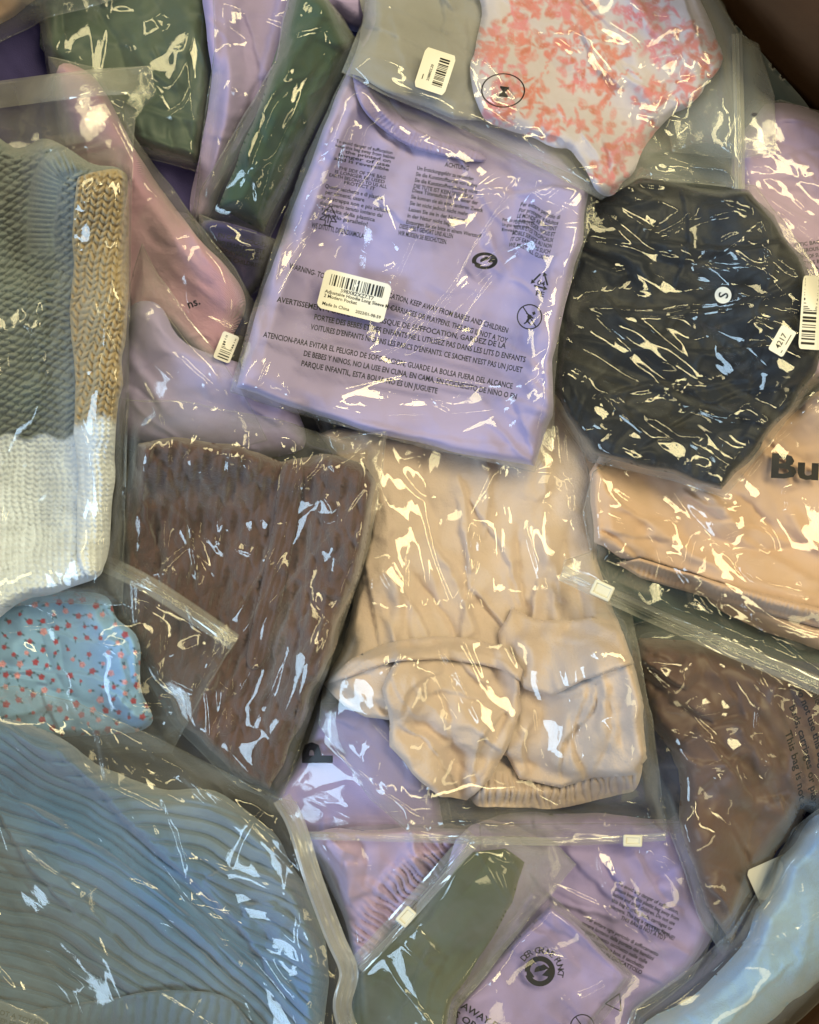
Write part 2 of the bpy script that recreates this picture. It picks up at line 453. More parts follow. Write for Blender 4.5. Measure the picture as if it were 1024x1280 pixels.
def text(parent, lines, ox, oy, ang, size, pitch=None, mat=None, lift=-.4, width=None, name="printed_text", align='l', bend=None, indent=None, bold=.022):
    pts = []; fs = []
    pitch = pitch or size*1.15
    for i, ln in enumerate(lines):
        if not ln: continue
        p, f = text_mesh(ln, size, bold); k = len(pts)
        mx = max(q[0] for q in p); sc = 1.0
        wd = width[i] if isinstance(width, (list, tuple)) else width
        if wd: sc = wd/mx
        off = 0 if align == 'l' else (-mx*sc/2 if align == 'c' else -mx*sc)
        if indent: off += indent[i]
        pts += [(q[0]*sc+off, q[1]-i*pitch) for q in p]; fs += [tuple(j+k for j in ff) for ff in f]
    return place2d(name, pts, fs, ox, oy, ang, mat or M['ink'], parent, lift, bend=bend)
def arc_shape(r0, r1, a0, a1, n=16):
    pts = []; fs = []
    for i in range(n+1):
        a = math.radians(a0+(a1-a0)*i/n)
        pts += [(r0*math.cos(a), r0*math.sin(a)), (r1*math.cos(a), r1*math.sin(a))]
        if i < n: fs.append((2*i, 2*i+1, 2*i+3, 2*i+2))
    return pts, fs
def join2d(*shapes):
    P = []; F = []
    for p, f in shapes:
        k = len(P); P += list(p); F += [tuple(j+k for j in x) for x in f]
    return P, F
def line2d(a, b, w_):
    dx, dy = b[0]-a[0], b[1]-a[1]; L = math.hypot(dx, dy); nx, ny = -dy/L*w_/2, dx/L*w_/2
    return [(a[0]+nx, a[1]+ny), (a[0]-nx, a[1]-ny), (b[0]-nx, b[1]-ny), (b[0]+nx, b[1]+ny)], [(0, 1, 2, 3)]
def tri2d(c, r, a0):
    return [(c[0]+r*math.cos(math.radians(a0+120*k)), c[1]+r*math.sin(math.radians(a0+120*k))) for k in range(3)], [(0, 1, 2)]
def sticker(parent, cx, cy_, w_, h_, ang, mat=None, name="barcode_label", lift=1.6):
    """paper label following the film, with rounded corners; returns it"""
    n, m = 14, 9; pts = []; fs = []
    rc = min(w_, h_)*.07
    for j in range(m+1):
        for i in range(n+1):
            u = (i/n-.5)*w_; v = (j/m-.5)*h_
            pts.append((u, v))
    P = np.array(pts)
    # pull the four corners in a little
    for k in (0, n, m*(n+1), m*(n+1)+n):
        P[k] *= (1-rc/w_*1.2, 1-rc/h_*1.2)
    for j in range(m):
        for i in range(n):
            a = j*(n+1)+i; fs.append((a, a+1, a+n+2, a+n+1))
    a = math.radians(ang); ca, sa = math.cos(a), math.sin(a)
    x = cx+P[:, 0]*ca+P[:, 1]*sa; y = cy_+P[:, 0]*sa-P[:, 1]*ca
    A = blur(maxf(H, 5), 6); z = samp(A, x, y)+lift
    o = mesh_obj(name, to_world(x, y, z), fs, mat or M['paper'], parent, True)
    o['zfit'] = 1
    def on(name2, p, f, du, dv, extra=0.0, m2=None):
        q = np.array(p, float)+(du, dv)
        xx = cx+q[:, 0]*ca+q[:, 1]*sa; yy = cy_+q[:, 0]*sa-q[:, 1]*ca
        return mesh_obj(name2, to_world(xx, yy, samp(A, xx, yy)+lift+.35+extra), f, m2 or M['ink'], o, False)
    return o, on
def barcode(w_, h_, seed, step=1.6):
    r = random.Random(seed); x = 0; sh = []
    while x < w_:
        b = r.choice((.8, .8, 1.5, 2.2))*step*.6
        sh.append(([(x, 0), (x+b, 0), (x+b, h_), (x, h_)], [(0, 1, 2, 3)])); x += b+r.choice((.8, 1.2, 2.0))*step*.7
    return join2d(*sh)

# ------------------------------------------------------------------ materials
M = {}
def srgb(h):
    if isinstance(h, str):
        v = [int(h[i:i+2], 16)/255 for i in (1, 3, 5)]
    else: v = [c/255 for c in h]
    return tuple(c/12.92 if c <= .04045 else ((c+.055)/1.055)**2.4 for c in v)
def newmat(name):
    m = bpy.data.materials.new(name); m.use_nodes = True; nt = m.node_tree; nt.nodes.clear()
    out = nt.nodes.new('ShaderNodeOutputMaterial'); return m, nt, out
def fabric(name, col, rough=.85, weave=1400, bump=.25, vary=.12, sheen=.25, attr=False, ribs=None, spec=.25, mottle=18, hue2=None):
    m, nt, out = newmat(name); N = nt.nodes; L = nt.links
    b = N.new('ShaderNodeBsdfPrincipled'); L.new(b.outputs[0], out.inputs[0])
    b.inputs['Roughness'].default_value = rough; b.inputs['Specular IOR Level'].default_value = spec
    b.inputs['Sheen Weight'].default_value = sheen; b.inputs['Sheen Roughness'].default_value = .5
    tc = N.new('ShaderNodeTexCoord')
    n1 = N.new('ShaderNodeTexNoise'); n1.inputs['Scale'].default_value = mottle; n1.inputs['Detail'].default_value = 5
    L.new(tc.outputs['Object'], n1.inputs['Vector'])
    mr = N.new('ShaderNodeMapRange'); mr.inputs[1].default_value = .3; mr.inputs[2].default_value = .7
    mr.inputs[3].default_value = 1-vary; mr.inputs[4].default_value = 1+vary
    L.new(n1.outputs['Fac'], mr.inputs[0])
    mx = N.new('ShaderNodeMix'); mx.data_type = 'RGBA'; mx.blend_type = 'MULTIPLY'; mx.inputs[0].default_value = 1
    if attr:
        at = N.new('ShaderNodeAttribute'); at.attribute_name = "dye"; L.new(at.outputs['Color'], mx.inputs[6])
    else: mx.inputs[6].default_value = (*(srgb(col)), 1)
    L.new(mr.outputs[0], mx.inputs[7])
    if hue2:
        m2 = N.new('ShaderNodeMix'); m2.data_type = 'RGBA'
        n3 = N.new('ShaderNodeTexNoise'); n3.inputs['Scale'].default_value = mottle*.4; L.new(tc.outputs['Object'], n3.inputs['Vector'])
        L.new(n3.outputs['Fac'], m2.inputs[0]); m2.inputs[6].default_value = (*srgb(hue2), 1)
        L.new(mx.outputs[2], m2.inputs[7]); L.new(m2.outputs[2], b.inputs['Base Color'])
    else: L.new(mx.outputs[2], b.inputs['Base Color'])
    w1 = N.new('ShaderNodeTexNoise'); w1.inputs['Scale'].default_value = weave; w1.inputs['Detail'].default_value = 2
    L.new(tc.outputs['Object'], w1.inputs['Vector'])
    bp = N.new('ShaderNodeBump'); bp.inputs['Strength'].default_value = bump; bp.inputs['Distance'].default_value = .0011
    h = w1.outputs['Fac']
    w3 = N.new('ShaderNodeTexNoise'); w3.inputs['Scale'].default_value = 75; w3.inputs['Detail'].default_value = 4
    L.new(tc.outputs['Object'], w3.inputs['Vector'])
    ma = N.new('ShaderNodeMath'); ma.operation = 'MULTIPLY_ADD'; ma.inputs[1].default_value = 2.5
    L.new(w3.outputs['Fac'], ma.inputs[0]); L.new(h, ma.inputs[2]); h = ma.outputs[0]
    if ribs:
        mp = N.new('ShaderNodeMapping'); mp.inputs['Rotation'].default_value = (0, 0, math.radians(ribs[1])); L.new(tc.outputs['Object'], mp.inputs[0])
        wv = N.new('ShaderNodeTexWave'); wv.inputs['Scale'].default_value = ribs[0]; wv.inputs['Distortion'].default_value = 1.2; wv.inputs['Detail'].default_value = 2; wv.inputs['Detail Scale'].default_value = .3
        L.new(mp.outputs[0], wv.inputs['Vector'])
        m3 = N.new('ShaderNodeMath'); m3.operation = 'MULTIPLY_ADD'; m3.inputs[1].default_value = ribs[2]
        L.new(wv.outputs['Fac'], m3.inputs[0]); L.new(h, m3.inputs[2]); h = m3.outputs[0]
    L.new(h, bp.inputs['Height']); L.new(bp.outputs[0], b.inputs['Normal'])
    return m
def filmmat(name, milk=.05, rough=.045, f0=.042, tint=(.985, .99, .985), mcol=(.8, .82, .8), ripple=.06, rs=120, dirt=.4):
    m, nt, out = newmat(name); N = nt.nodes; L = nt.links
    tc = N.new('ShaderNodeTexCoord')
    n1 = N.new('ShaderNodeTexNoise'); n1.inputs['Scale'].default_value = rs; n1.inputs['Detail'].default_value = 3; n1.inputs['Distortion'].default_value = 1.2
    L.new(tc.outputs['Object'], n1.inputs['Vector'])
    bp = N.new('ShaderNodeBump'); bp.inputs['Strength'].default_value = ripple; bp.inputs['Distance'].default_value = .0012
    L.new(n1.outputs['Fac'], bp.inputs['Height'])
    ge = N.new('ShaderNodeNewGeometry')
    dt = N.new('ShaderNodeVectorMath'); dt.operation = 'DOT_PRODUCT'
    L.new(bp.outputs[0], dt.inputs[0]); L.new(ge.outputs['Incoming'], dt.inputs[1])
    ab = N.new('ShaderNodeMath'); ab.operation = 'ABSOLUTE'; L.new(dt.outputs['Value'], ab.inputs[0])
    om = N.new('ShaderNodeMath'); om.operation = 'SUBTRACT'; om.inputs[0].default_value = 1; om.use_clamp = True; L.new(ab.outputs[0], om.inputs[1])
    pw = N.new('ShaderNodeMath'); pw.operation = 'POWER'; pw.inputs[1].default_value = 4.5; L.new(om.outputs[0], pw.inputs[0])
    fr = N.new('ShaderNodeMath'); fr.operation = 'MULTIPLY_ADD'; fr.inputs[1].default_value = (1-f0)*.8; fr.inputs[2].default_value = f0; fr.use_clamp = True
    L.new(pw.outputs[0], fr.inputs[0])
    tr = N.new('ShaderNodeBsdfTransparent'); tr.inputs[0].default_value = (*tint, 1)
    df = N.new('ShaderNodeBsdfDiffuse'); df.inputs[0].default_value = (*mcol, 1)
    tl = N.new('ShaderNodeBsdfTranslucent'); tl.inputs[0].default_value = (*mcol, 1)
    ms = N.new('ShaderNodeMixShader'); ms.inputs[0].default_value = .35; L.new(df.outputs[0], ms.inputs[1]); L.new(tl.outputs[0], ms.inputs[2])
    m1 = N.new('ShaderNodeMixShader'); L.new(tr.outputs[0], m1.inputs[1]); L.new(ms.outputs[0], m1.inputs[2])
    # haze of the film itself: a little uneven, and denser where the film is seen edge on
    n2 = N.new('ShaderNodeTexNoise'); n2.inputs['Scale'].default_value = 14; n2.inputs['Detail'].default_value = 4; L.new(tc.outputs['Object'], n2.inputs['Vector'])
    mk = N.new('ShaderNodeMapRange'); mk.inputs[1].default_value = .3; mk.inputs[2].default_value = .7
    mk.inputs[3].default_value = milk*(1-dirt); mk.inputs[4].default_value = milk*(1+dirt); L.new(n2.outputs['Fac'], mk.inputs[0])
    ea = N.new('ShaderNodeMath'); ea.operation = 'MULTIPLY_ADD'; ea.inputs[1].default_value = .4; ea.use_clamp = True
    sq = N.new('ShaderNodeMath'); sq.operation = 'POWER'; sq.inputs[1].default_value = 2.2; L.new(om.outputs[0], sq.inputs[0]); L.new(sq.outputs[0], ea.inputs[0]); L.new(mk.outputs[0], ea.inputs[2]); L.new(ea.outputs[0], m1.inputs[0])
    gl = N.new('ShaderNodeBsdfGlossy'); gl.inputs['Roughness'].default_value = rough; L.new(bp.outputs[0], gl.inputs['Normal'])
    m2 = N.new('ShaderNodeMixShader'); L.new(fr.outputs[0], m2.inputs[0]); L.new(m1.outputs[0], m2.inputs[1]); L.new(gl.outputs[0], m2.inputs[2])
    L.new(m2.outputs[0], out.inputs[0])
    return m
def plain(name, col, rough=.5, spec=.4, alpha=1.0, noise=0):
    m, nt, out = newmat(name); N = nt.nodes; L = nt.links
    b = N.new('ShaderNodeBsdfPrincipled'); b.inputs['Base Color'].default_value = (*srgb(col), 1)
    b.inputs['Roughness'].default_value = rough; b.inputs['Specular IOR Level'].default_value = spec; b.inputs['Alpha'].default_value = alpha
    L.new(b.outputs[0], out.inputs[0]); return m
M['film'] = filmmat('clear_film', .022)
M['film_haze'] = filmmat('hazy_film', .045, .05, .045, ripple=.08, dirt=.9)
M['film_taut'] = filmmat('clear_taut_film', .016, .035, .046)
M['film_milky'] = filmmat('frosted_film', .15, .10, .045, ripple=.08)
M['film_thick'] = filmmat('thick_film', .10, .06, .045, ripple=.08)
M['seam'] = filmmat('film_seam', .16, .12, .09, ripple=.1)
M['zip'] = filmmat('zip_plastic', .26, .08, .09, mcol=(.82, .84, .8), ripple=.1)
M['zip_white'] = filmmat('white_zip_plastic', .36, .15, .07, mcol=(.85, .85, .86), ripple=.1)
M['slider'] = plain('slider_plastic', '#dcdad0', .35, .5, .9)
M['ink'] = plain('black_ink', '#17161c', .5, .3)
M['inkgrey'] = plain('thin_grey_ink', '#3a3a46', .5, .3)
M['paper'] = plain('label_paper', '#e2e0da', .6, .3)
M['cardboard'] = fabric('brown_cardboard', '#5e412b', rough=.85, weave=700, bump=.2, vary=.18, sheen=0, mottle=9, ribs=(38, 90, .5))
M['carddark'] = plain('cardboard_core', '#4a3220', .9, .1)
LAV = '#a79ccb'
M['lav'] = fabric('lavender_cotton', LAV, weave=1500, bump=.3, vary=.05)
M['lav2'] = fabric('lavender_jersey_shaded', '#9d90c0', weave=1100, bump=.35, vary=.07)  # the lavender a step darker, shade put into the base colour
M['mauve'] = fabric('mauve_cotton', '#b59fc4', weave=1300, bump=.3, vary=.07)
M['pink'] = fabric('pink_fine_knit', '#d2a3c2', rough=.9, weave=520, bump=.8, vary=.1, sheen=.4, ribs=(330, 35, .9))
M['green'] = fabric('dark_green_satin', '#43544d', rough=.5, weave=1300, bump=.2, vary=.12, spec=.4)
M['greendull'] = fabric('deep_green_cotton', '#344b43', rough=.75, weave=1200, bump=.25, vary=.12)
M['olive'] = fabric('olive_green_cotton', '#3f4630', rough=.8, weave=1200, bump=.2, vary=.14, mottle=9)
M['indigo'] = fabric('indigo_cotton', '#3c3768', rough=.8, weave=900, vary=.2)
M['navy'] = fabric('navy_cotton', '#34395a', rough=.8, weave=900, vary=.2)
M['teal'] = fabric('dark_teal_cotton', '#3b4a50', rough=.8, weave=900, vary=.2)
M['charcoal'] = fabric('charcoal_cotton', '#4a4b52', rough=.8, weave=900, vary=.2)
M['purple'] = fabric('purple_cotton', '#9b8ec4', rough=.8, weave=900, vary=.15)
M['palegrey'] = fabric('pale_grey_pad', '#8b8b90', rough=.85, weave=900, vary=.1)
M['black'] = fabric('black_synthetic', '#121722', rough=.55, weave=700, bump=.3, vary=.2, spec=.35, sheen=.1)
M['peach'] = fabric('peach_cotton', '#ccac98', weave=1500, bump=.25, vary=.05)
M['beige'] = fabric('beige_crepe', '#c9b4aa', weave=560, bump=.5, vary=.05)
M['brown'] = fabric('brown_cable_knit', '#5c4847', rough=.95, weave=620, bump=.8, vary=.14, sheen=.35)
M['brownsatin'] = fabric('chocolate_satin', '#624842', rough=.45, weave=1100, bump=.3, vary=.16, spec=.4, hue2='#5a4a48')
M['rib'] = fabric('pale_blue_rib_knit', '#8aa9c8', rough=.9, weave=800, bump=.6, vary=.08, attr=True, sheen=.35)
M['ltblue'] = fabric('light_blue_fleece', '#8fb2dc', rough=.95, weave=700, bump=.6, vary=.07, sheen=.5)
M['dyed'] = fabric('printed_cotton', '#ffffff', weave=1400, bump=.25, vary=.04, attr=True)
M['wool'] = fabric('chunky_wool', '#ffffff', rough=.95, weave=900, bump=.9, vary=.10, attr=True, sheen=.4, mottle=60)

def colfn(*base):
    base = np.array(srgb(base[0]))
    return lambda X, Y: np.broadcast_to(base, X.shape+(3,)).copy()

# ------------------------------------------------------------------ the carton
box = thing('cardboard_box', 'deep brown corrugated cardboard carton that holds the whole pile of bagged clothes', 'box')
def wall_panel(a, b, z0=-60, z1=330, th=9):
    a = np.array(a, float); b = np.array(b, float); d = (b-a)/np.hypot(*(b-a)); n = np.array([-d[1], d[0]])
    if np.dot(n, (a+b)/2-np.array([512, 640])) < 0: n = -n
    NU, NV = 40, 14; V = []; F = []
    for side in (0, 1):
        for j in range(NV+1):
            for i in range(NU+1):
                p = a+(b-a)*i/NU; z = z0+(z1-z0)*j/NV
                q = p+n*(th*side+(2.5*(vn(np.array(i*.35), np.array(j*.5), 77)-.5)))
                V.append(((q[0]-512)*S, (640-q[1])*S, z*S))
    W = NU+1; K = W*(NV+1)
    for j in range(NV):
        for i in range(NU):
            k = j*W+i; F.append((k, k+1, k+W+1, k+W)); F.append((K+k, K+k+W, K+k+W+1, K+k+1))
    for i in range(NU): k = NV*W+i; F.append((k, k+1, K+k+1, K+k)); F.append((i, K+i, K+i+1, i+1))
    mesh_obj('side_panel', V, F, M['cardboard'], box)
OCT = [(150, -150), (765, -150), (1190, 275), (1190, 1110), (880, 1420), (60, 1420), (-160, 1180), (-160, 140)]
for i in range(8): wall_panel(OCT[i], OCT[(i+1) % 8])
fl = np.array([((x-512)*S, (640-y)*S, -58*S) for x, y in OCT])
mesh_obj('base_panel', fl, [tuple(range(8))][::-1], M['cardboard'], box, False)

# ------------------------------------------------------------------ garments deep in the pile
def deep(name, label, cat, poly, mat, **k):
    o = cloth(name, poly, mat, **k); tag(o, label, cat); return o
deep('folded_trousers', 'dark indigo trousers deep in the pile between the green top and the pink knit', 'trousers',
     [(-150, -120), (300, -130), (520, 60), (500, 420), (250, 520), (-100, 420), (-150, 100)], M['indigo'], t=30, roll=40, folds=[(9, 60, 30, 2.5, 31)], step=6, und=(10, 120))
deep('folded_jeans', 'dark teal jeans glimpsed under the zip of the peach bag', 'jeans',
     [(480, -130), (740, -125), (1040, 170), (1150, 400), (1150, 700), (1080, 960), (700, 900), (520, 500), (470, 100)], M['teal'], t=30, roll=40, folds=[(9, 70, 60, 2.5, 32)], step=6, und=(10, 120))
deep('folded_jumper', 'charcoal jumper buried below the ribbed blue knit', 'jumper',
     [(-140, 450), (300, 420), (560, 700), (560, 1380), (100, 1400), (-140, 1150)], M['charcoal'], t=30, roll=40, folds=[(9, 70, 10, 2.5, 33)], step=6, und=(10, 120))
deep('folded_dress', 'navy dress in the shade beside the crumpled purple bag', 'dress',
     [(480, 820), (1130, 850), (1150, 1060), (850, 1380), (420, 1400), (450, 1000)], M['navy'], t=30, roll=40, folds=[(9, 70, -30, 2.5, 34)], step=6, und=(10, 120))

# dark green satin top, top left
gpoly = [(45, -60), (285, -60), (268, 60), (262, 130), (250, 205), (195, 190), (150, 165), (95, 120), (50, 60)]
b = thing('plastic_bag', 'clear bag of dark green satin cloth behind the sweater bag top edge', 'bag', 'clear plastic clothes bags')
backsheet(b, [(30, -80), (290, -80), (272, 60), (250, 215), (150, 190), (60, 90)])
o = cloth('satin_blouse', gpoly, M['green'], af=(9, 75, 1, (60, -20, 270, 200), 6), t=24, roll=18, und=(5, 60), smooth=False, strokes=[
    ('s', [(262, 150), (200, 140), (150, 120)], 7, 8), ('s', [(250, 190), (205, 178), (150, 160)], 6, 6),
    ('r', [(215, -20), (235, 40), (205, 130)], 8, 14), ('r', [(175, -10), (190, 60), (180, 120)], 5, 12), ('v', [(110, 0), (150, 60), (165, 120)], 6, 6),
    ('r', [(120, 30), (90, 60), (60, 70)], 7, 14), ('v', [(252, 20), (240, 90), (225, 150)], 5, 6)], folds=[(4, 26, 70, 3, 41)])
tag(o, 'dark green satin blouse with soft vertical folds between the sweater bag and lavender cloth', 'blouse')
film(b, [(30, -80), (290, -80), (272, 60), (250, 215), (150, 190), (60, 90)], M['film_taut'], seed=11, rough=(1.2, 20, 70, 3),
     creases=[('c', [(205, 2), (190, 20), (172, 28)], 3, 5), ('c', [(245, 25), (238, 60), (215, 110)], 2.5, 5), ('c', [(160, 50), (155, 58)], 3, 4), ('c', [(243, 100), (232, 130), (205, 148)], 3, 4)],
     clusters=[(185, 18, 30, 14, -30, 4, 9), (210, 148, 16, 8, 0, 4, 7), (60, 95, 22, 30, 0, 3, 10)])

# top-left corner: pale bag with peach cloth
o = cloth('peach_blouse', [(-60, -60), (120, -60), (60, -12), (30, 12), (-10, 35), (-60, 50)], M['peach'], t=18, roll=12)
tag(o, 'peach cloth showing at the corner left of the dark green satin', 'top')
b = thing('plastic_bag', 'pale frosted bag corner with peach cloth left of the dark green satin', 'bag', 'clear plastic clothes bags')
film(b, [(-70, -70), (190, -70), (168, -8), (110, 10), (60, 22), (0, 52), (-70, 70)], M['film_milky'], seed=12)

# lavender cloth hanging at the top middle
o = cloth('lavender_sheet_top', [(262, -70), (430, -70), (410, -10), (390, 40), (340, 110), (300, 180), (262, 270), (236, 262), (252, 180), (264, 90)], M['lav2'], af=(7, 100, 2, (250, -20, 400, 260), 5, (60, 140), 12), t=22, roll=14, strokes=[
    ('s', [(300, 0), (318, 60), (322, 110), (300, 190)], 8, 6), ('v', [(292, -20), (300, 40), (315, 100)], 5, 4), ('s', [(355, -20), (335, 50), (325, 100)], 8, 8), ('r', [(290, 60), (285, 150), (262, 240)], 7, 12)])
o.name = 'lavender_skirt'
tag(o, 'lavender skirt hanging in long folds between the two green garments', 'skirt')
b = thing('plastic_bag', 'clear bag with a straight side edge over lavender cloth between the green garments', 'bag', 'clear plastic clothes bags')
film(b, [(266, -80), (440, -80), (400, 20), (320, 150), (262, 285), (240, 280), (252, 180), (268, 60)], M['film'], seed=13, creases=[('c', [(290, 105), (296, 120)], 3, 3)])
# lavender at top right of it
o = cloth('sleeve_top', [(400, -70), (520, -70), (480, 10), (450, 40), (405, 10)], M['lav2'], t=18, roll=10, strokes=[('s', [(470, -10), (430, 0), (405, -20)], 6, 5)])
o.name = 'lavender_camisole'
tag(o, 'lavender camisole peeking out above the frosted floral bag corner', 'camisole')

# green garment, second
gb = [(375, -40), (420, 10), (452, 60), (432, 110), (404, 160), (372, 230), (334, 303), (290, 296), (242, 288), (250, 240), (300, 155), (345, 75), (360, 0)]
b = thing('plastic_bag', 'slim clear bag of dark green cotton along the upper left edge of the lavender bag', 'bag', 'clear plastic clothes bags')
backsheet(b, gb)
o = cloth('green_shirt', [(368, -30), (412, 0), (446, 52), (428, 100), (395, 160), (362, 225), (330, 290), (292, 268), (274, 258), (300, 190), (330, 120), (350, 50)], M['greendull'], af=(7, 115, 3, (290, 0, 450, 290), 6, (60, 140), 12), t=24, roll=16, folds=[(5, 26, 115, 3, 42)], strokes=[
    ('s', [(420, 60), (385, 120), (345, 200), (325, 270)], 6, 8)], smooth=False)
tag(o, 'dark green cotton shirt folded long in the slim bag by the pine tree print', 'shirt')
film(b, gb, M['film_taut'], seed=14, rough=(1.8, 16, 115, 3.5), calm=.3,
     creases=[('c', [(378, 30), (365, 60), (355, 100)], 3.5, 5), ('c', [(396, 60), (380, 110), (352, 170)], 2.5, 4), ('c', [(262, 250), (300, 180), (345, 110)], 2, 4), ('c', [(350, 195), (358, 240), (340, 275)], 3, 5)],
     clusters=[(390, 75, 26, 40, 25, 5, 10), (352, 215, 14, 40, 20, 4.5, 9), (305, 262, 20, 20, 0, 4, 9), (368, 25, 12, 22, 20, 4, 8)])
# purple/indigo printed bag peeking out below it
o = cloth('purple_shirt', [(255, 275), (340, 300), (330, 350), (300, 370), (260, 330)], M['indigo'], t=16, roll=10)
tag(o, 'deep purple shirt in a narrow gap below the slim green bag', 'shirt')
b = thing('plastic_bag', 'small glimpse of a printed bag over deep purple cloth below the slim green bag', 'bag', 'clear plastic clothes bags')
film(b, [(250, 268), (345, 300), (335, 356), (300, 378), (254, 335)], M['film'], seed=15, rough=(2, 12, 10, 2), calm=.2)
text(b, ['EN CAMAS COCHES', 'NO ES UN JUGUETE', 'KEEP AWAY FROM', 'BABIES CHILDREN'], 272, 296, 12, 7.5, 9, width=62)

# pink knit in its bag
pk = [(60, 70), (120, 85), (170, 175), (235, 262), (292, 335), (330, 400), (300, 470), (250, 460), (170, 420), (130, 330), (80, 200)]
b = thing('plastic_bag', 'clear bag of pink fine knit running down from behind the sweater bag', 'bag', 'clear plastic clothes bags')
backsheet(b, pk)
o = cloth('pink_cardigan', [(70, 90), (118, 98), (168, 185), (215, 255), (262, 312), (300, 352), (306, 385), (280, 440), (262, 452), (200, 400), (140, 380), (90, 220)], M['pink'], t=20, roll=14, step=1.8, fine=lambda X, Y: .9*np.sin(rot(X, Y, 35)[0]*1.25)*np.sin(rot(X, Y, 35)[1]*1.1), strokes=[
    ('r', [(150, 200), (200, 290), (260, 360)], 6, 24), ('r', [(100, 110), (130, 160), (160, 230)], 5, 18)])
tag(o, 'pink fine knit cardigan with a smooth rolled edge right of the chunky sweater', 'cardigan')
film(b, pk, M['film_taut'], seed=16, rough=(1.0, 24, 55, 3), creases=[('c', [(165, 228), (200, 250), (240, 290)], 2.6, 4), ('c', [(170, 165), (230, 240), (290, 330)], 2, 4), ('c', [(195, 235), (215, 262), (262, 300)], 1.6, 3), ('c', [(110, 100), (90, 130)], 2, 4)])
text(b, ['ns.'], 236, 386, -22, 15, mat=M['ink'])

# lavender bag in the lower left of the big one
lb = [(150, 395), (178, 305), (198, 345), (262, 432), (300, 482), (335, 550), (250, 575), (150, 540)]
b = thing('plastic_bag', 'crumpled clear lavender clothing bag with half hidden barcode label above the brown knit', 'bag', 'clear plastic clothes bags')
o = cloth('lavender_vest', [(150, 405), (192, 378), (235, 430), (340, 470), (380, 560), (250, 575), (140, 545)], M['lav'], af=(4, 50, 21, (160, 380, 320, 540), 5), t=24, roll=16, strokes=[('v', [(170, 470), (220, 440), (240, 440)], 3, 8)])
tag(o, 'plain lavender vest between the chunky sweater and the big lavender bag', 'vest')
film(b, lb, M['film_thick'], seed=17, rough=(.8, 26, 60, 3), creases=[('c', [(180, 312), (190, 345), (205, 375), (235, 400)], 4, 4), ('c', [(205, 350), (250, 420), (310, 500)], 2.5, 4), ('c', [(175, 330), (165, 380), (160, 420)], 2.5, 4)],
     clusters=[(190, 352, 10, 24, -15, 5, 8)])
lab, on = sticker(b, 283, 434, 36, 22, -68)
p, f = barcode(30, 14, 5); on('barcode', p, f, -15, -8)

# frosted empty bag and mauve bag at the right
o = cloth('mauve_shirt', [(915, 200), (948, 140), (975, 128), (1040, 150), (1130, 230), (1150, 480), (1000, 480), (930, 330)], M['mauve'], af=(6, 30, 4, (930, 150, 1040, 350), 5), t=34, roll=26, und=(6, 80), strokes=[('s', [(1100, 190), (1000, 190), (930, 230)], 5, 10)])
tag(o, 'mauve cotton shirt puffed up beside the cardboard wall', 'shirt')
b = thing('plastic_bag', 'clear printed bag of mauve cloth against the cardboard wall', 'bag', 'clear plastic clothes bags')
film(b, [(910, 190), (944, 132), (975, 124), (1040, 144), (1140, 232), (1160, 490), (1000, 490), (925, 330)], M['film'], seed=18, rough=(1.4, 14, 30, 2.5),
     clusters=[(990, 265, 34, 26, 20, 4.5, 8), (1012, 215, 18, 10, 0, 4, 7), (960, 240, 26, 16, 20, 3, 8)], creases=[('c', [(955, 245), (990, 270), (1020, 300)], 3, 4)])
text(b, ['PLASTIC BAGS CAN BE', 'DANGEROUS TO AVOID', 'DANGER OF SUFFOCATION', 'KEEP THIS BAG AWAY', 'FROM BABIES AND', 'CHILDREN'], 985, 310, -8, 6.5, 8, width=70, mat=M['inkgrey'])
b = thing('plastic_bag', 'empty frosted grey bag with one vent hole behind the floral bag zip', 'bag', 'clear plastic clothes bags')
fb = [(800, -60), (885, -20), (905, 8), (920, 42), (948, 56), (968, 120), (970, 190), (920, 198), (840, 190)]
backsheet(b, fb, mat=M['film_milky'])
film(b, fb, M['film_milky'], seed=19, rough=(.6, 30, 80, 3), wave=(3, 50))
p, f = arc_shape(0.2, 3.6, 0, 360, 14); place2d('vent_hole', p, f, 943, 143, 0, M['inkgrey'], b, lift=1.0, sy=.6)

# lavender bag with the big letter P, gathered lavender cloth, lavender printed bags at the bottom
o = cloth('lavender_tunic', [(340, 1000), (385, 930), (400, 880), (470, 870), (540, 960), (560, 1052), (440, 1062), (370, 1050)], M['lav2'], af=(4, 5, 22, (370, 890, 560, 1050), 4), t=26, roll=12, strokes=[('s', [(540, 1030), (450, 1024), (375, 1028)], 7, 7)], smooth=False)
tag(o, 'flat folded lavender tunic below the brown knit under the bold letter print', 'tunic')
b = thing('plastic_bag', 'clear bag of flat lavender cloth printed with a bold black letter P', 'bag', 'clear plastic clothes bags')
film(b, [(335, 1005), (380, 925), (395, 870), (480, 860), (550, 960), (575, 1062), (440, 1070), (365, 1058)], M['film'], seed=22, rough=(.5, 30, 10, 3), wave=(1.4, 60))
text(b, ['P'], 414, 955, -90, 50, mat=M['ink'], bold=.045, lift=.9, name='printed_letter')
def gath(p, wd, amp, per): return ('g', p, amp, wd, 0, per)
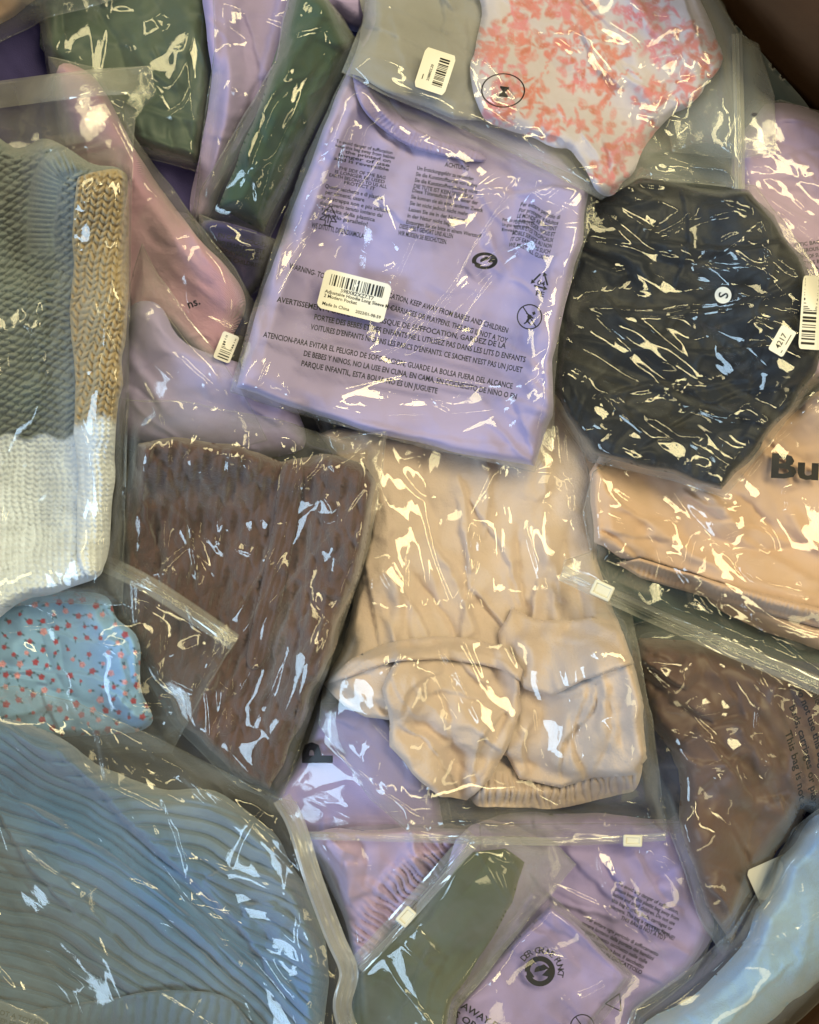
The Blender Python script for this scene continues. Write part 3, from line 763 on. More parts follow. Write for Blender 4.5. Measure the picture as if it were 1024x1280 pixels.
o = cloth('gathered_blouse', [(385, 1045), (480, 1035), (600, 1035), (600, 1060), (548, 1110), (500, 1160), (452, 1210), (430, 1150), (405, 1095)], M['mauve'], wob=4, af=(14, 50, 20, (400, 1040, 580, 1190), 8, (40, 110), 40), t=18, roll=8, und=(5, 50), strokes=[
    gath([(560, 1060), (505, 1118), (450, 1190)], 30, 11, 9), ('s', [(560, 1060), (500, 1075), (470, 1110), (475, 1130)], 9, 7), ('r', [(420, 1060), (440, 1090), (430, 1130)], 7, 12),
    ('s', [(425, 1140), (450, 1120), (480, 1118)], 6, 6), ('v', [(500, 1060), (485, 1100), (440, 1130)], 6, 6), ('r', [(530, 1045), (500, 1080), (490, 1110)], 5, 10)])
tag(o, 'mauve blouse with elastic gathered waist beside the olive bag zip', 'blouse')
b = thing('plastic_bag', 'thin clear bag over the gathered mauve blouse left of the olive bag', 'bag', 'clear plastic clothes bags')
film(b, [(378, 1040), (480, 1030), (612, 1030), (560, 1105), (448, 1222), (420, 1150), (396, 1095)], M['film'], seed=23, rough=(.7, 22, 40, 3), seam=False)

o = cloth('purple_cotton_top', [(590, 1030), (860, 1030), (880, 1090), (892, 1160), (860, 1215), (800, 1260), (760, 1330), (540, 1340), (560, 1200)], M['purple'], af=(9, 40, 6, (600, 1040, 880, 1280), 6), t=20, roll=16, und=(7, 60), strokes=[
    ('s', [(660, 1090), (700, 1130), (782, 1152)], 10, 8), ('s', [(700, 1060), (740, 1100), (772, 1130)], 8, 8), ('r', [(820, 1060), (845, 1090), (840, 1130)], 10, 16), ('v', [(740, 1070), (790, 1110), (850, 1080)], 7, 7)], folds=[(7, 44, 35, 2.5, 49)])
o.name = 'purple_shirt'
tag(o, 'purple cotton shirt under small printed warnings at the bottom of the pile', 'shirt')
b = thing('plastic_bag', 'crumpled purple bag with slanted paragraphs of small warning print', 'bag', 'clear plastic clothes bags')
pb = [(600, 1030), (865, 1030), (886, 1090), (898, 1160), (866, 1222), (800, 1272), (780, 1340), (560, 1340), (600, 1150)]
film(b, pb, M['film_taut'], seed=24, rough=(1.3, 26, 40, 2.5), wave=(4, 60), calm=.35, creases=[('c', [(800, 1060), (830, 1072), (855, 1085)], 6, 7), ('c', [(800, 1062), (830, 1085), (855, 1090)], 5, 6), ('c', [(700, 1130), (740, 1170), (778, 1220)], 4, 5), ('c', [(745, 1060), (760, 1110), (778, 1148)], 4, 4), ('c', [(640, 1090), (690, 1140), (780, 1154)], 3, 4)],
     clusters=[(828, 1075, 30, 12, 20, 5, 12)])
text(b, ['To avoid any danger of suffocation,', 'please keep this plastic bag away from', 'babies and small children. Do not use', 'this bag in cribs, beds, carriages or', 'playpens. This bag is not a toy. Knot', 'THIS BAG IS NOT A TOY'], 772, 1106, 26, 7, 7.4, width=[84, 88, 86, 84, 82, 62], indent=[0, 0, 0, 2, 4, 22], mat=M['ink'])
text(b, ['ATTENZIONE!'], 806, 1158, 26, 7.5, mat=M['ink'], width=40)
text(b, ['Per evitare ogni pericolo di soffocamento', 'tenere lontano dalla portata dei bambini', 'non usare questo sacchetto nelle culle', 'nei letti, carrozzine o box. Il sacchetto', 'QUESTO NON E UN GIOCATTOLO'], 733, 1150, 27, 7, 7.4, indent=[0, -3, -6, -9, -12], width=[100, 100, 98, 100, 104], mat=M['ink'])
o = cloth('mauve_top_bottom', [(560, 1350), (570, 1260), (640, 1180), (690, 1128), (735, 1170), (785, 1222), (740, 1280), (700, 1350)], M['purple'], t=10, roll=5, und=(4, 60), smooth=False, af=(5, 60, 30, (600, 1140, 760, 1280), 4), strokes=[('s', [(690, 1140), (735, 1180), (782, 1224)], 4, 6)])
o.name = 'mauve_shorts'
tag(o, 'flat mauve shorts under the round recycling arrow print at the bottom', 'shorts')
b = thing('plastic_bag', 'clear bag of mauve cloth printed with a round recycling arrow mark', 'bag', 'clear plastic clothes bags')
film(b, [(550, 1360), (562, 1260), (634, 1176), (690, 1120), (740, 1164), (795, 1224), (745, 1286), (705, 1360)], M['film'], seed=25, rough=(.7, 30, 40, 2.5), wave=(3, 70), creases=[('c', [(760, 1230), (730, 1245), (700, 1250)], 2.5, 5)])
def punkt(parent, cx, cy_, r, ang, squash=1.0, letters=None, mat=None):
    sh = join2d(arc_shape(r*.62, r*.95, 20, 200), arc_shape(r*.62, r*.95, 215, 380, 14), arc_shape(r*.0, r*.34, 30, 210, 10),
                ([(r*-.35, r*.05), (r*.1, r*.5), (r*.5, r*.35), (r*.05, r*.02)], [(0, 1, 2, 3)]), ([(-r*.95, r*.1), (-r*.2, -r*.45), (-r*.6, -r*.75)], [(0, 1, 2)]), ([(r*.2, -r*.2), (r*.95, -r*.15), (r*.5, r*.45)], [(0, 1, 2)]))
    place2d('recycling_print', sh[0], sh[1], cx, cy_, ang, mat or M['ink'], parent, sy=squash)
    if letters:
        pts = []; fs = []; n = len(letters)
        for i, ch in enumerate(letters):
            if ch == ' ': continue
            p, f = text_mesh(ch, r*.55); a = math.radians(158-150*i/(n-1)); k = len(pts); mx = max(q[0] for q in p)/2
            for q in p:
                u, v = q[0]-mx, q[1]+r*1.12
                pts.append((v*math.cos(a)+u*math.sin(a), v*math.sin(a)-u*math.cos(a)))
            fs += [tuple(j+k for j in ff) for ff in f]
        place2d('printed_text', pts, fs, cx, cy_, ang, M['ink'], parent, sy=squash)
punkt(b, 675, 1214, 20, 18, letters='DER GRÜNE PUNKT')
text(b, ['KEEP AWAY FROM BABIES AND', 'CRIBS OR PLAYPENS. THIS BAG'], 548, 1242, 32, 12, 14, width=[190, 200])
sh = join2d(*[line2d(a, c, 1.4) for a, c in (((-11, -8), (0, 11)), ((0, 11), (11, -8)), ((11, -8), (-11, -8)))])
place2d('recycling_print', sh[0], sh[1], 770, 1252, 25, M['ink'], b)
sh = join2d(arc_shape(14, 15.5, 0, 360, 30), line2d((-10, 10), (10, -10), 1.4)); place2d('round_print', sh[0], sh[1], 728, 1283, 10, M['ink'], b)

# olive green bag with zip
ob = [(445, 1212), (516, 1136), (592, 1048), (640, 1046), (690, 1050), (720, 1080), (660, 1150), (612, 1214), (572, 1262), (560, 1350), (430, 1350)]
b = thing('zip_bag', 'frosted zip bag of olive green cloth with a white slider and milky margin', 'bag', 'clear plastic clothes bags')
backsheet(b, ob, mat=M['film_milky'])
o = cloth('olive_trousers', [(450, 1218), (525, 1136), (590, 1064), (632, 1058), (656, 1078), (640, 1130), (606, 1190), (566, 1250), (545, 1350), (420, 1350)], M['olive'], af=(9, -50, 7, (450, 1060, 640, 1280), 7, (80, 180)), t=9, roll=7, wob=3, smooth=False, und=(8, 60), strokes=[('s', [(560, 1090), (540, 1130), (555, 1180)], 4, 12)])
tag(o, 'olive green trousers inside the frosted zip bag at the bottom', 'trousers')
film(b, ob, M['film_thick'], seed=26, rough=(.8, 40, 50, 2.5), wave=(4, 70), creases=[('c', [(680, 1062), (660, 1120), (610, 1200)], 3, 6), ('c', [(600, 1060), (640, 1080), (700, 1075)], 3, 6), ('c', [(690, 1055), (672, 1075), (668, 1090)], 2, 4)])
zipper(b, [(446, 1208), (520, 1128), (593, 1044)], 24)
block('slider', 508, 1146, 24, 17, -48, 7, M['slider'], b, groove=True)

# chocolate satin bag, right
sb = [(735, 832), (770, 785), (830, 770), (920, 800), (1140, 900), (1140, 1080), (1000, 1010), (950, 1100), (905, 1195), (880, 1160), (842, 1050), (800, 960), (745, 890)]
b = thing('plastic_bag', 'wrinkled clear bag of chocolate satin cloth with warning print down its right side', 'bag', 'clear plastic clothes bags')
backsheet(b, sb)
o = cloth('satin_skirt', [(800, 800), (880, 800), (1000, 850), (1140, 900), (1140, 1060), (1010, 1010), (950, 1095), (912, 1180), (880, 1130), (850, 1040), (850, 960), (830, 930), (800, 870), (790, 830)], M['brownsatin'], wob=4, af=(16, 50, 8, (800, 810, 1020, 1180), 10), t=30, roll=22, und=(8, 50), strokes=[
    ('s', [(940, 905), (900, 905), (850, 930)], 10, 8), ('s', [(925, 950), (880, 955), (845, 935)], 9, 7), ('r', [(880, 840), (930, 850), (980, 860)], 6, 14), ('v', [(850, 880), (880, 900), (940, 890)], 8, 7),
    ('s', [(860, 1000), (910, 960), (940, 940)], 8, 10), ('r', [(880, 1060), (900, 1000), (930, 960)], 8, 16), ('v', [(930, 1080), (945, 1020), (990, 980)], 8, 10)], folds=[(7, 30, 60, 2.5, 51)], smooth=False)
tag(o, 'chocolate brown satin skirt with deep soft folds right of the beige garment', 'skirt')
film(b, sb, M['film_taut'], seed=27, rough=(1.8, 18, 45, 2.5), wave=(5, 50), calm=.35, tentR=14,
     creases=[('c', [(742, 855), (790, 870), (845, 890), (900, 875)], 4, 4), ('c', [(752, 812), (790, 850), (840, 870)], 4, 4), ('c', [(855, 965), (900, 950), (940, 925)], 4, 5), ('c', [(745, 850), (800, 830), (850, 830)], 2.5, 4),
              ('c', [(945, 920), (960, 950), (950, 985)], 5, 6), ('c', [(815, 955), (855, 955), (870, 945)], 3, 4), ('c', [(892, 970), (905, 1000)], 3, 5), ('c', [(950, 865), (948, 885), (945, 915)], 5, 4), ('c', [(840, 1040), (870, 1080), (890, 1150)], 3, 6)],
     clusters=[(935, 868, 40, 14, -8, 7, 8), (992, 885, 34, 22, 10, 6, 8), (995, 935, 14, 26, 0, 5, 8), (900, 1030, 30, 34, 40, 4.5, 14), (960, 950, 26, 20, 40, 6, 10), (825, 845, 26, 18, 10, 4, 9)])
def bnd(u, v): return u, v-(u/60.0)**2*5
text(b, ['Please keep this plastic bag', 'away from babies and children.', 'To avoid danger of suffocation', 'Do not use this bag in cribs,', 'beds, carriages or playpens.', 'This bag is not a toy.'], 1030, 822, 62, 13, 16.5, width=[150, 160, 165, 150, 150, 120], indent=[-20, -8, 0, 14, 34, 60], mat=M['ink'], bend=bnd)

# light blue fleece bag lower right
lbp = [(1150, 990), (1040, 1000), (992, 1035), (955, 1100), (915, 1165), (850, 1220), (790, 1262), (770, 1340), (880, 1380), (1000, 1275), (1150, 1130)]
b = thing('plastic_bag', 'clear bag of light blue fleece in the bottom corner by the brown cardboard', 'bag', 'clear plastic clothes bags')
lab, on = sticker(b, 971, 1100, 62, 52, -24, name='white_card')
o = cloth('fleece_blanket', [(1150, 1000), (1030, 1015), (990, 1055), (958, 1112), (926, 1180), (880, 1235), (822, 1268), (790, 1300), (850, 1370), (985, 1262), (1150, 1110)], M['ltblue'], fine=lambda X, Y: 3*(fbm(X, Y, 90, 9, 3)-.5), wob=5, af=(5, -50, 9, (830, 1020, 1040, 1280), 5, (80, 200)), t=44, roll=50, und=(6, 80), strokes=[('r', [(1010, 1040), (980, 1130), (930, 1210)], 5, 20), ('s', [(1024, 1190), (950, 1230), (840, 1290)], 7, 18)], folds=[(4, 40, -50, 2.5, 53)])
tag(o, 'light blue fleece rolled up in the bottom corner below the chocolate satin', 'blanket')
film(b, lbp, M['film_thick'], seed=28, rough=(1.0, 26, -45, 3), wave=(3, 60), creases=[('c', [(1000, 1040), (950, 1140), (880, 1225)], 3, 5), ('c', [(960, 1110), (920, 1180), (850, 1230)], 3, 4), ('c', [(1002, 1038), (1015, 1045), (1024, 1030)], 3, 4), ('c', [(995, 1118), (1010, 1116)], 3, 4)], clusters=[(1012, 1050, 16, 14, 0, 3, 9)])

# beige garment, centre
M['beige_in'] = M['beige']
bb = [(385, 505), (560, 500), (690, 470), (712, 500), (738, 600), (742, 700), (790, 770), (815, 900), (835, 1045), (700, 1047), (520, 1047), (465, 1000), (398, 905), (405, 850), (440, 760), (445, 640)]
b = thing('zip_bag', 'large clear zip bag of crumpled beige clothing with a slider at its lower edge', 'bag', 'clear plastic clothes bags')
backsheet(b, bb)
g = thing('blouse', 'beige crepe blouse folded over itself with gathered elastic hem in the middle of the pile', 'blouse')
cloth('elastic_hem', [(585, 950), (640, 940), (770, 940), (800, 935), (796, 984), (770, 996), (690, 1010), (620, 1009), (590, 1000)], M['beige'], t=7, roll=8, und=(2, 40), parent=g, step=1.6, strokes=[gath([(585, 990), (650, 989), (806, 980)], 26, 7, 8.5)])
cloth('back_panel', [(400, 540), (520, 530), (640, 510), (745, 470), (748, 600), (745, 700), (776, 790), (800, 870), (806, 950), (790, 966), (700, 960), (600, 940), (470, 870), (412, 850), (436, 780), (452, 660)], M['beige'], af=(26, 80, 10, (440, 560, 800, 950), 8, (70, 200), 16), wob=5, t=12, roll=6, und=(5, 60), parent=g, smooth=False, crumple=(5, 30, 75), strokes=[
    ('s', [(590, 740), (585, 640), (572, 590)], 9, 5), ('s', [(582, 620), (630, 690), (655, 770)], 8, 5), ('r', [(650, 600), (690, 680), (700, 740)], 6, 16), ('r', [(500, 620), (490, 700), (470, 760)], 7, 20), ('v', [(720, 640), (700, 700), (720, 760)], 5, 8),
    ('s', [(480, 720), (490, 660), (470, 600)], 6, 9), ('v', [(560, 600), (545, 680), (555, 760)], 4, 9), ('s', [(588, 735), (612, 762), (640, 800), (655, 835)], 11, 4), ('s', [(600, 790), (590, 765), (588, 735)], 8, 4), ('s', [(470, 640), (455, 720), (440, 800)], 8, 5)])
cloth('right_panel', [(650, 800), (690, 790), (745, 800), (785, 830), (804, 880), (808, 940), (796, 968), (740, 972), (700, 985), (650, 975), (630, 940), (640, 870)], M['beige'], af=(6, 85, 11, (640, 800, 800, 970), 5, (40, 100)), t=6, roll=5, und=(4, 40), base=(5, 4), parent=g, smooth=False, crumple=(5, 26, 70), strokes=[
    ('r', [(700, 800), (730, 860), (735, 960)], 7, 14), ('s', [(738, 985), (715, 930), (735, 860)], 9, 6), ('s', [(655, 850), (700, 870), (770, 840)], 7, 5), ('s', [(700, 975), (704, 930), (740, 890), (746, 850)], 11, 4), ('s', [(662, 970), (655, 930), (676, 890)], 9, 4), ('v', [(760, 860), (765, 910), (750, 960)], 7, 4), ('v', [(790, 860), (775, 900), (785, 950)], 6, 7)])
cloth('upper_ruffle', [(640, 760), (668, 775), (740, 772), (778, 790), (792, 830), (730, 850), (690, 870), (655, 862), (630, 830), (622, 790)], M['beige'], t=8, roll=4, und=(3, 40), base=(5, 4), parent=g, smooth=False, crumple=(4, 22, 60), strokes=[
    ('v', [(770, 795), (730, 805), (690, 800)], 4, 5), ('r', [(650, 790), (665, 820), (662, 850)], 5, 9)])
cloth('side_gore', [(405, 856), (440, 826), (500, 812), (530, 850), (505, 905), (470, 900), (430, 880)], M['beige'], t=9, roll=5, und=(3, 40), base=(5, 4), parent=g, smooth=False, crumple=(4, 22, -20), wob=4, af=(5, 30, 41, (410, 820, 500, 900), 4, (40, 80)))
cloth('sleeve_roll', [(482, 890), (478, 860), (500, 822), (560, 806), (630, 815), (652, 850), (652, 890), (632, 940), (612, 972), (585, 1001), (550, 996), (512, 968), (486, 930)], M['beige'], t=6, roll=7, und=(5, 50), base=(6, 5), parent=g, smooth=False, wob=4, crumple=(5, 30, 50), af=(10, 55, 42, (490, 830, 640, 990), 5, (50, 120)), strokes=[
    ('r', [(560, 850), (600, 920), (590, 980)], 6, 16), ('v', [(510, 900), (550, 945), (585, 990)], 7, 7), ('s', [(500, 900), (515, 860), (560, 835)], 6, 7), ('s', [(645, 850), (625, 920), (590, 995)], 6, 7), ('s', [(498, 905), (535, 930), (575, 990)], 11, 4), ('s', [(590, 990), (600, 930), (640, 880)], 10, 4), ('v', [(530, 850), (560, 890), (570, 950)], 7, 4), ('s', [(520, 870), (560, 865), (610, 880)], 7, 4)])
cloth('hem_band', [(405, 856), (440, 824), (480, 805), (540, 794), (600, 799), (636, 812), (656, 838), (652, 852), (630, 838), (560, 824), (490, 828), (440, 846)], M['beige'], t=5, roll=3, und=(2, 40), base=(4, 3), parent=g, smooth=False, crumple=(2, 22, -10), strokes=[
    ('s', [(650, 840), (610, 820), (545, 810), (480, 817), (425, 846)], 4, 2.5)])
film(b, bb, M['film_taut'], seed=29, rough=(1.5, 20, 75, 3.2), wave=(5, 60), calm=.38, tentR=16,
     creases=[('c', [(595, 650), (588, 700), (590, 735), (560, 765)], 7, 7), ('c', [(600, 660), (598, 710), (575, 750)], 6, 6), ('c', [(545, 780), (560, 830), (585, 880)], 4, 5), ('c', [(540, 790), (575, 850), (600, 900), (650, 955)], 5, 6),
              ('c', [(540, 830), (560, 880), (572, 900)], 4, 6), ('c', [(560, 895), (590, 920), (600, 940)], 4, 5), ('c', [(472, 700), (490, 735), (515, 750)], 4, 5), ('c', [(532, 690), (535, 740), (522, 830)], 3, 3), ('c', [(515, 680), (510, 730), (515, 770)], 3, 3),
              ('c', [(650, 650), (680, 720), (700, 790), (728, 900), (732, 940), (700, 985)], 3.5, 3.5), ('c', [(680, 790), (715, 890), (735, 945)], 2.5, 3), ('c', [(705, 505), (708, 560), (718, 620), (725, 665)], 6, 7), ('c', [(680, 625), (700, 640), (730, 640)], 7, 6),
              ('c', [(755, 900), (780, 940), (800, 970)], 6, 6), ('c', [(690, 740), (720, 760), (710, 800)], 3, 3), ('c', [(500, 590), (530, 620), (572, 628)], 3, 4), ('c', [(565, 1020), (620, 1036), (665, 1030)], 4, 4), ('c', [(480, 900), (455, 950), (460, 990)], 3, 6), ('c', [(430, 930), (480, 980), (510, 1035)], 3, 5), ('c', [(735, 620), (690, 590), (640, 600)], 3, 4)],
     clusters=[(758, 1005, 26, 22, 30, 5, 11), (575, 750, 26, 40, 15, 5, 10), (710, 630, 30, 36, 30, 5, 11), (625, 770, 14, 40, -10, 4, 8), (480, 640, 24, 30, 0, 3, 11), (770, 950, 18, 36, -25, 4.5, 10), (450, 900, 30, 20, 30, 4, 10), (600, 1030, 90, 8, 3, 4, 12), (560, 870, 24, 60, -22, 4, 9)])
zipper(b, [(378, 1044), (520, 1048), (700, 1052), (832, 1046)], 10)
block('slider', 791, 1051, 24, 15, 2, 8, M['slider'], b, groove=True)

# peach garment bag at the right
pc = [(742, 590), (790, 560), (860, 560), (905, 560), (985, 500), (1040, 470), (1140, 450), (1140, 920), (1024, 858), (900, 805), (800, 762), (702, 720), (706, 700), (738, 690), (728, 640)]
b = thing('zip_bag', 'clear zip bag of peach cloth with bold black letters and a white slider', 'bag', 'clear plastic clothes bags')
backsheet(b, pc)
o = cloth('peach_underlayer', [(880, 720), (1140, 760), (1140, 850), (1024, 812), (960, 790), (900, 760)], M['peach'], t=9, roll=7); o.name = 'peach_shorts'
tag(o, 'second peach garment edge showing below the gathered hem inside the zip bag', 'shorts')
g = thing('dress', 'peach cotton dress with a finely gathered hem above the zip at the right', 'dress')
cloth('body', [(734, 590), (760, 545), (900, 545), (1000, 500), (1140, 450), (1140, 800), (1024, 775), (940, 752), (860, 722), (790, 700), (742, 680)], M['peach'], wob=4, af=(16, 30, 14, (750, 570, 1030, 750), 7, (60, 180)), t=20, roll=8, und=(6, 70), parent=g, smooth=False, strokes=[
    ('r', [(760, 600), (800, 640), (870, 690)], 6, 18), ('s', [(1030, 730), (960, 690), (890, 640)], 7, 10), ('r', [(1000, 560), (930, 620), (900, 680)], 8, 22), ('s', [(1024, 745), (930, 720), (860, 690)], 4, 7), ('v', [(760, 640), (830, 650), (880, 700)], 4, 8),
    gath([(800, 700), (900, 735), (1030, 768)], 14, 2.5, 6)], folds=[(3, 34, 30, 2.5, 62)])
cloth('gathered_hem', [(770, 704), (800, 698), (900, 728), (1030, 762), (1140, 790), (1140, 812), (1024, 785), (900, 752), (800, 722)], M['peach'], t=5, roll=4, und=(1, 40), base=(4, 3), parent=g, smooth=False, step=1.6, wob=.6, strokes=[gath([(790, 710), (900, 740), (1030, 773), (1140, 800)], 12, 3.5, 5.5)])
film(b, pc, M['film_taut'], seed=30, rough=(1.4, 18, 25, 3), wave=(4, 60), calm=.36,
     creases=[('c', [(812, 655), (825, 680), (838, 708)], 6, 7), ('c', [(770, 610), (800, 630), (860, 655)], 2.5, 4), ('c', [(900, 690), (950, 682), (965, 690)], 5, 5), ('c', [(950, 650), (970, 670), (975, 690)], 3, 4), ('c', [(920, 705), (960, 730), (1024, 742)], 5, 5),
              ('c', [(978, 610), (985, 630), (980, 640)], 5, 4), ('c', [(870, 670), (862, 700), (858, 700)], 4, 4), ('c', [(735, 700), (760, 695), (790, 692)], 4, 4), ('c', [(790, 690), (775, 715), (762, 735)], 4, 4), ('c', [(862, 730), (868, 760), (875, 780)], 6, 5),
              ('c', [(905, 740), (900, 760), (915, 775)], 3, 3), ('c', [(940, 770), (955, 790), (950, 805)], 5, 4), ('c', [(980, 800), (1000, 815), (1020, 810)], 5, 4), ('c', [(900, 640), (960, 560), (1024, 500)], 3, 5), ('c', [(740, 640), (790, 650), (850, 640)], 2.5, 4), ('c', [(870, 680), (920, 665), (950, 655)], 3, 4)],
     clusters=[(890, 650, 46, 14, 22, 4.5, 9), (868, 752, 12, 30, -5, 5, 7), (800, 735, 26, 14, 10, 5, 8), (975, 802, 30, 14, 15, 4.5, 8), (760, 700, 26, 14, 0, 4, 8), (905, 640, 24, 24, 45, 6, 7)])
zipper(b, [(702, 716), (800, 762), (900, 806), (1024, 858), (1140, 912)], 20)
block('slider', 753, 738, 27, 20, 25, 9, M['slider'], b, groove=True)
text(b, ['Bu'], 961, 596, 3, 42, width=62, bold=.03, name='printed_letters', mat=M['ink'])
# black garment
bk = [(690, 235), (800, 210), (870, 225), (945, 232), (1010, 318), (1040, 400), (1040, 470), (985, 525), (905, 622), (840, 600), (735, 575), (684, 500), (684, 350)]
b = thing('plastic_bag', 'crinkled clear bag of black cloth with a round S sticker and two white labels', 'bag', 'clear plastic clothes bags')
o = cloth('black_jacket', [(700, 250), (760, 232), (805, 214), (862, 230), (934, 240), (968, 272), (1002, 320), (1040, 400), (1022, 462), (985, 515), (945, 565), (902, 611), (830, 592), (738, 568), (690, 490), (690, 350)], M['black'], af=(16, 8, 5, (710, 230, 1020, 600), 7), t=26, roll=8, und=(9, 70),
          folds=[(7, 34, 15, 3, 43), (4, 20, 110, 2, 47)], strokes=[('s', [(1000, 345), (900, 385), (725, 385)], 9, 8), ('s', [(960, 520), (880, 540), (740, 525)], 7, 8), ('v', [(740, 300), (850, 330), (960, 300)], 7, 7), ('v', [(730, 440), (850, 480), (960, 440)], 7, 8), ('s', [(990, 300), (900, 310), (720, 290)], 12, 5), ('s', [(1010, 420), (880, 440), (710, 420)], 12, 5), ('s', [(800, 560), (900, 500), (1000, 480)], 12, 5), ('s', [(850, 230), (860, 300), (840, 360)], 9, 5)], smooth=False, wob=4)
tag(o, 'shiny black folded jacket in the crinkled bag right of the big lavender bag', 'jacket')
film(b, bk, M['film_taut'], seed=20, rough=(2.1, 14, 10, 4.2), calm=.25, wave=(3.5, 45),
     creases=[('c', [(726, 383), (800, 388), (880, 380), (960, 368), (1005, 352)], 5, 5), ('c', [(760, 390), (860, 393), (930, 380)], 3, 4), ('c', [(790, 275), (830, 290), (880, 250)], 3, 4), ('c', [(830, 285), (870, 275), (930, 262)], 3, 4),
              ('c', [(945, 300), (985, 335), (1005, 340)], 4, 5), ('c', [(720, 480), (800, 500), (870, 470)], 3, 4), ('c', [(810, 530), (860, 510), (930, 520)], 2.5, 4), ('c', [(760, 245), (800, 230), (850, 235)], 3, 4),
              ('c', [(940, 250), (960, 300), (955, 345)], 3, 4), ('c', [(900, 530), (940, 500), (975, 480)], 3, 4), ('c', [(740, 340), (790, 335), (830, 350)], 2.5, 4)],
     clusters=[(835, 270, 40, 18, -15, 5, 9), (972, 325, 26, 24, 30, 6, 9), (805, 510, 40, 22, 10, 4, 9), (720, 470, 22, 16, 0, 5, 8), (890, 575, 36, 20, -20, 4.5, 8), (760, 360, 40, 16, 0, 3.5, 9), (880, 480, 60, 16, -8, 3.5, 9), (955, 400, 30, 24, 60, 4.5, 9),
               (790, 560, 44, 14, 8, 4.5, 7)])
st, on = sticker(b, 904, 369, 1, 1, 0)   # replaced just below by a disc
bpy.data.objects.remove(st)
p, f = arc_shape(0, 10.5, 0, 360, 28); disc = place2d('size_sticker', p, f, 904, 369, 0, M['paper'], b, lift=3.0)
H0 = H; H = blur(maxf(H, 4), 4)
bpy.data.objects.remove(disc); disc = place2d('size_sticker', p, f, 904, 369, 0, M['paper'], b, lift=1.4)
p, f = text_mesh('S', 17); cx_ = (max(q[0] for q in p)+min(q[0] for q in p))/2
place2d('size_letter', [(q[0]-cx_, q[1]-6.1) for q in p], f, 904, 369, -82, M['ink'], disc, lift=1.9)
H = H0
lab, on = sticker(b, 978, 426, 36, 21, -60, name='price_label'); p, f = text_mesh('4217', 10); on('label_text', p, f, -11, -2)
p, f = line2d((-14, -6), (12, -6), 1.0); on('label_rule', p, f, 0, 0)
lab, on = sticker(b, 1016, 391, 92, 30, -86, name='barcode_label'); p, f = barcode(80, 17, 9, 2.2); on('barcode', p, f, -40, -5)


# main lavender bag
mb = [(432, 92), (470, 108), (560, 150), (650, 190), (745, 232), (741, 270), (722, 330), (700, 400), (694, 480), (692, 560), (668, 590), (560, 566), (480, 547), (380, 520), (288, 490), (312, 400), (345, 300), (385, 190)]
b = thing('plastic_bag', 'large clear bag of lavender clothing printed with long warning text and a barcode label', 'bag', 'clear plastic clothes bags')
backsheet(b, mb)
g = thing('hoodie', 'lavender hoodie folded square in the big printed bag in the middle', 'hoodie')
cloth('body', [(446, 60), (520, 80), (620, 120), (700, 170), (735, 236), (728, 300), (706, 380), (692, 450), (690, 520), (668, 583), (560, 562), (460, 540), (360, 508), (296, 482), (318, 400), (352, 300), (400, 170)], M['lav'], af=(8, 15, 15, (330, 130, 720, 560), 3.5, (70, 180), 50), t=22, roll=9, und=(4, 110), parent=g, smooth=False, lift=0, strokes=[
    ('s', [(352, 300), (333, 380), (305, 470)], 4, 6), ('s', [(680, 560), (560, 548), (420, 520), (310, 480)], 4, 8), ('s', [(640, 500), (655, 540), (668, 575)], 6, 7), ('v', [(640, 200), (650, 300), (690, 330)], 3, 6),
    ('s', [(500, 190), (470, 160), (448, 120)], 6, 7), ('r', [(480, 140), (520, 170), (600, 200)], 7, 14), ('v', [(470, 130), (500, 165), (520, 200)], 6, 6), ('s', [(735, 240), (690, 232), (640, 242), (600, 222), (560, 178)], 9, 4), ('v', [(560, 180), (575, 215), (560, 260)], 6, 4), ('s', [(640, 240), (620, 260), (600, 310)], 6, 5), ('v', [(660, 245), (665, 290), (650, 330)], 5, 4), ('v', [(540, 160), (570, 190), (580, 220)], 5, 6),
    ('s', [(700, 520), (650, 500), (620, 490)], 4, 7), ('s', [(725, 300), (690, 330), (655, 440)], 4, 8)])
cloth('neckband', [(440, 80), (462, 76), (490, 130), (530, 166), (600, 190), (598, 202), (520, 186), (476, 160), (450, 130)], M['lav2'], t=4, roll=3, und=(1, 40), parent=g, step=1.8, wob=.6, strokes=[gath([(450, 90), (480, 146), (520, 176), (598, 196)], 12, 3.5, 5)])
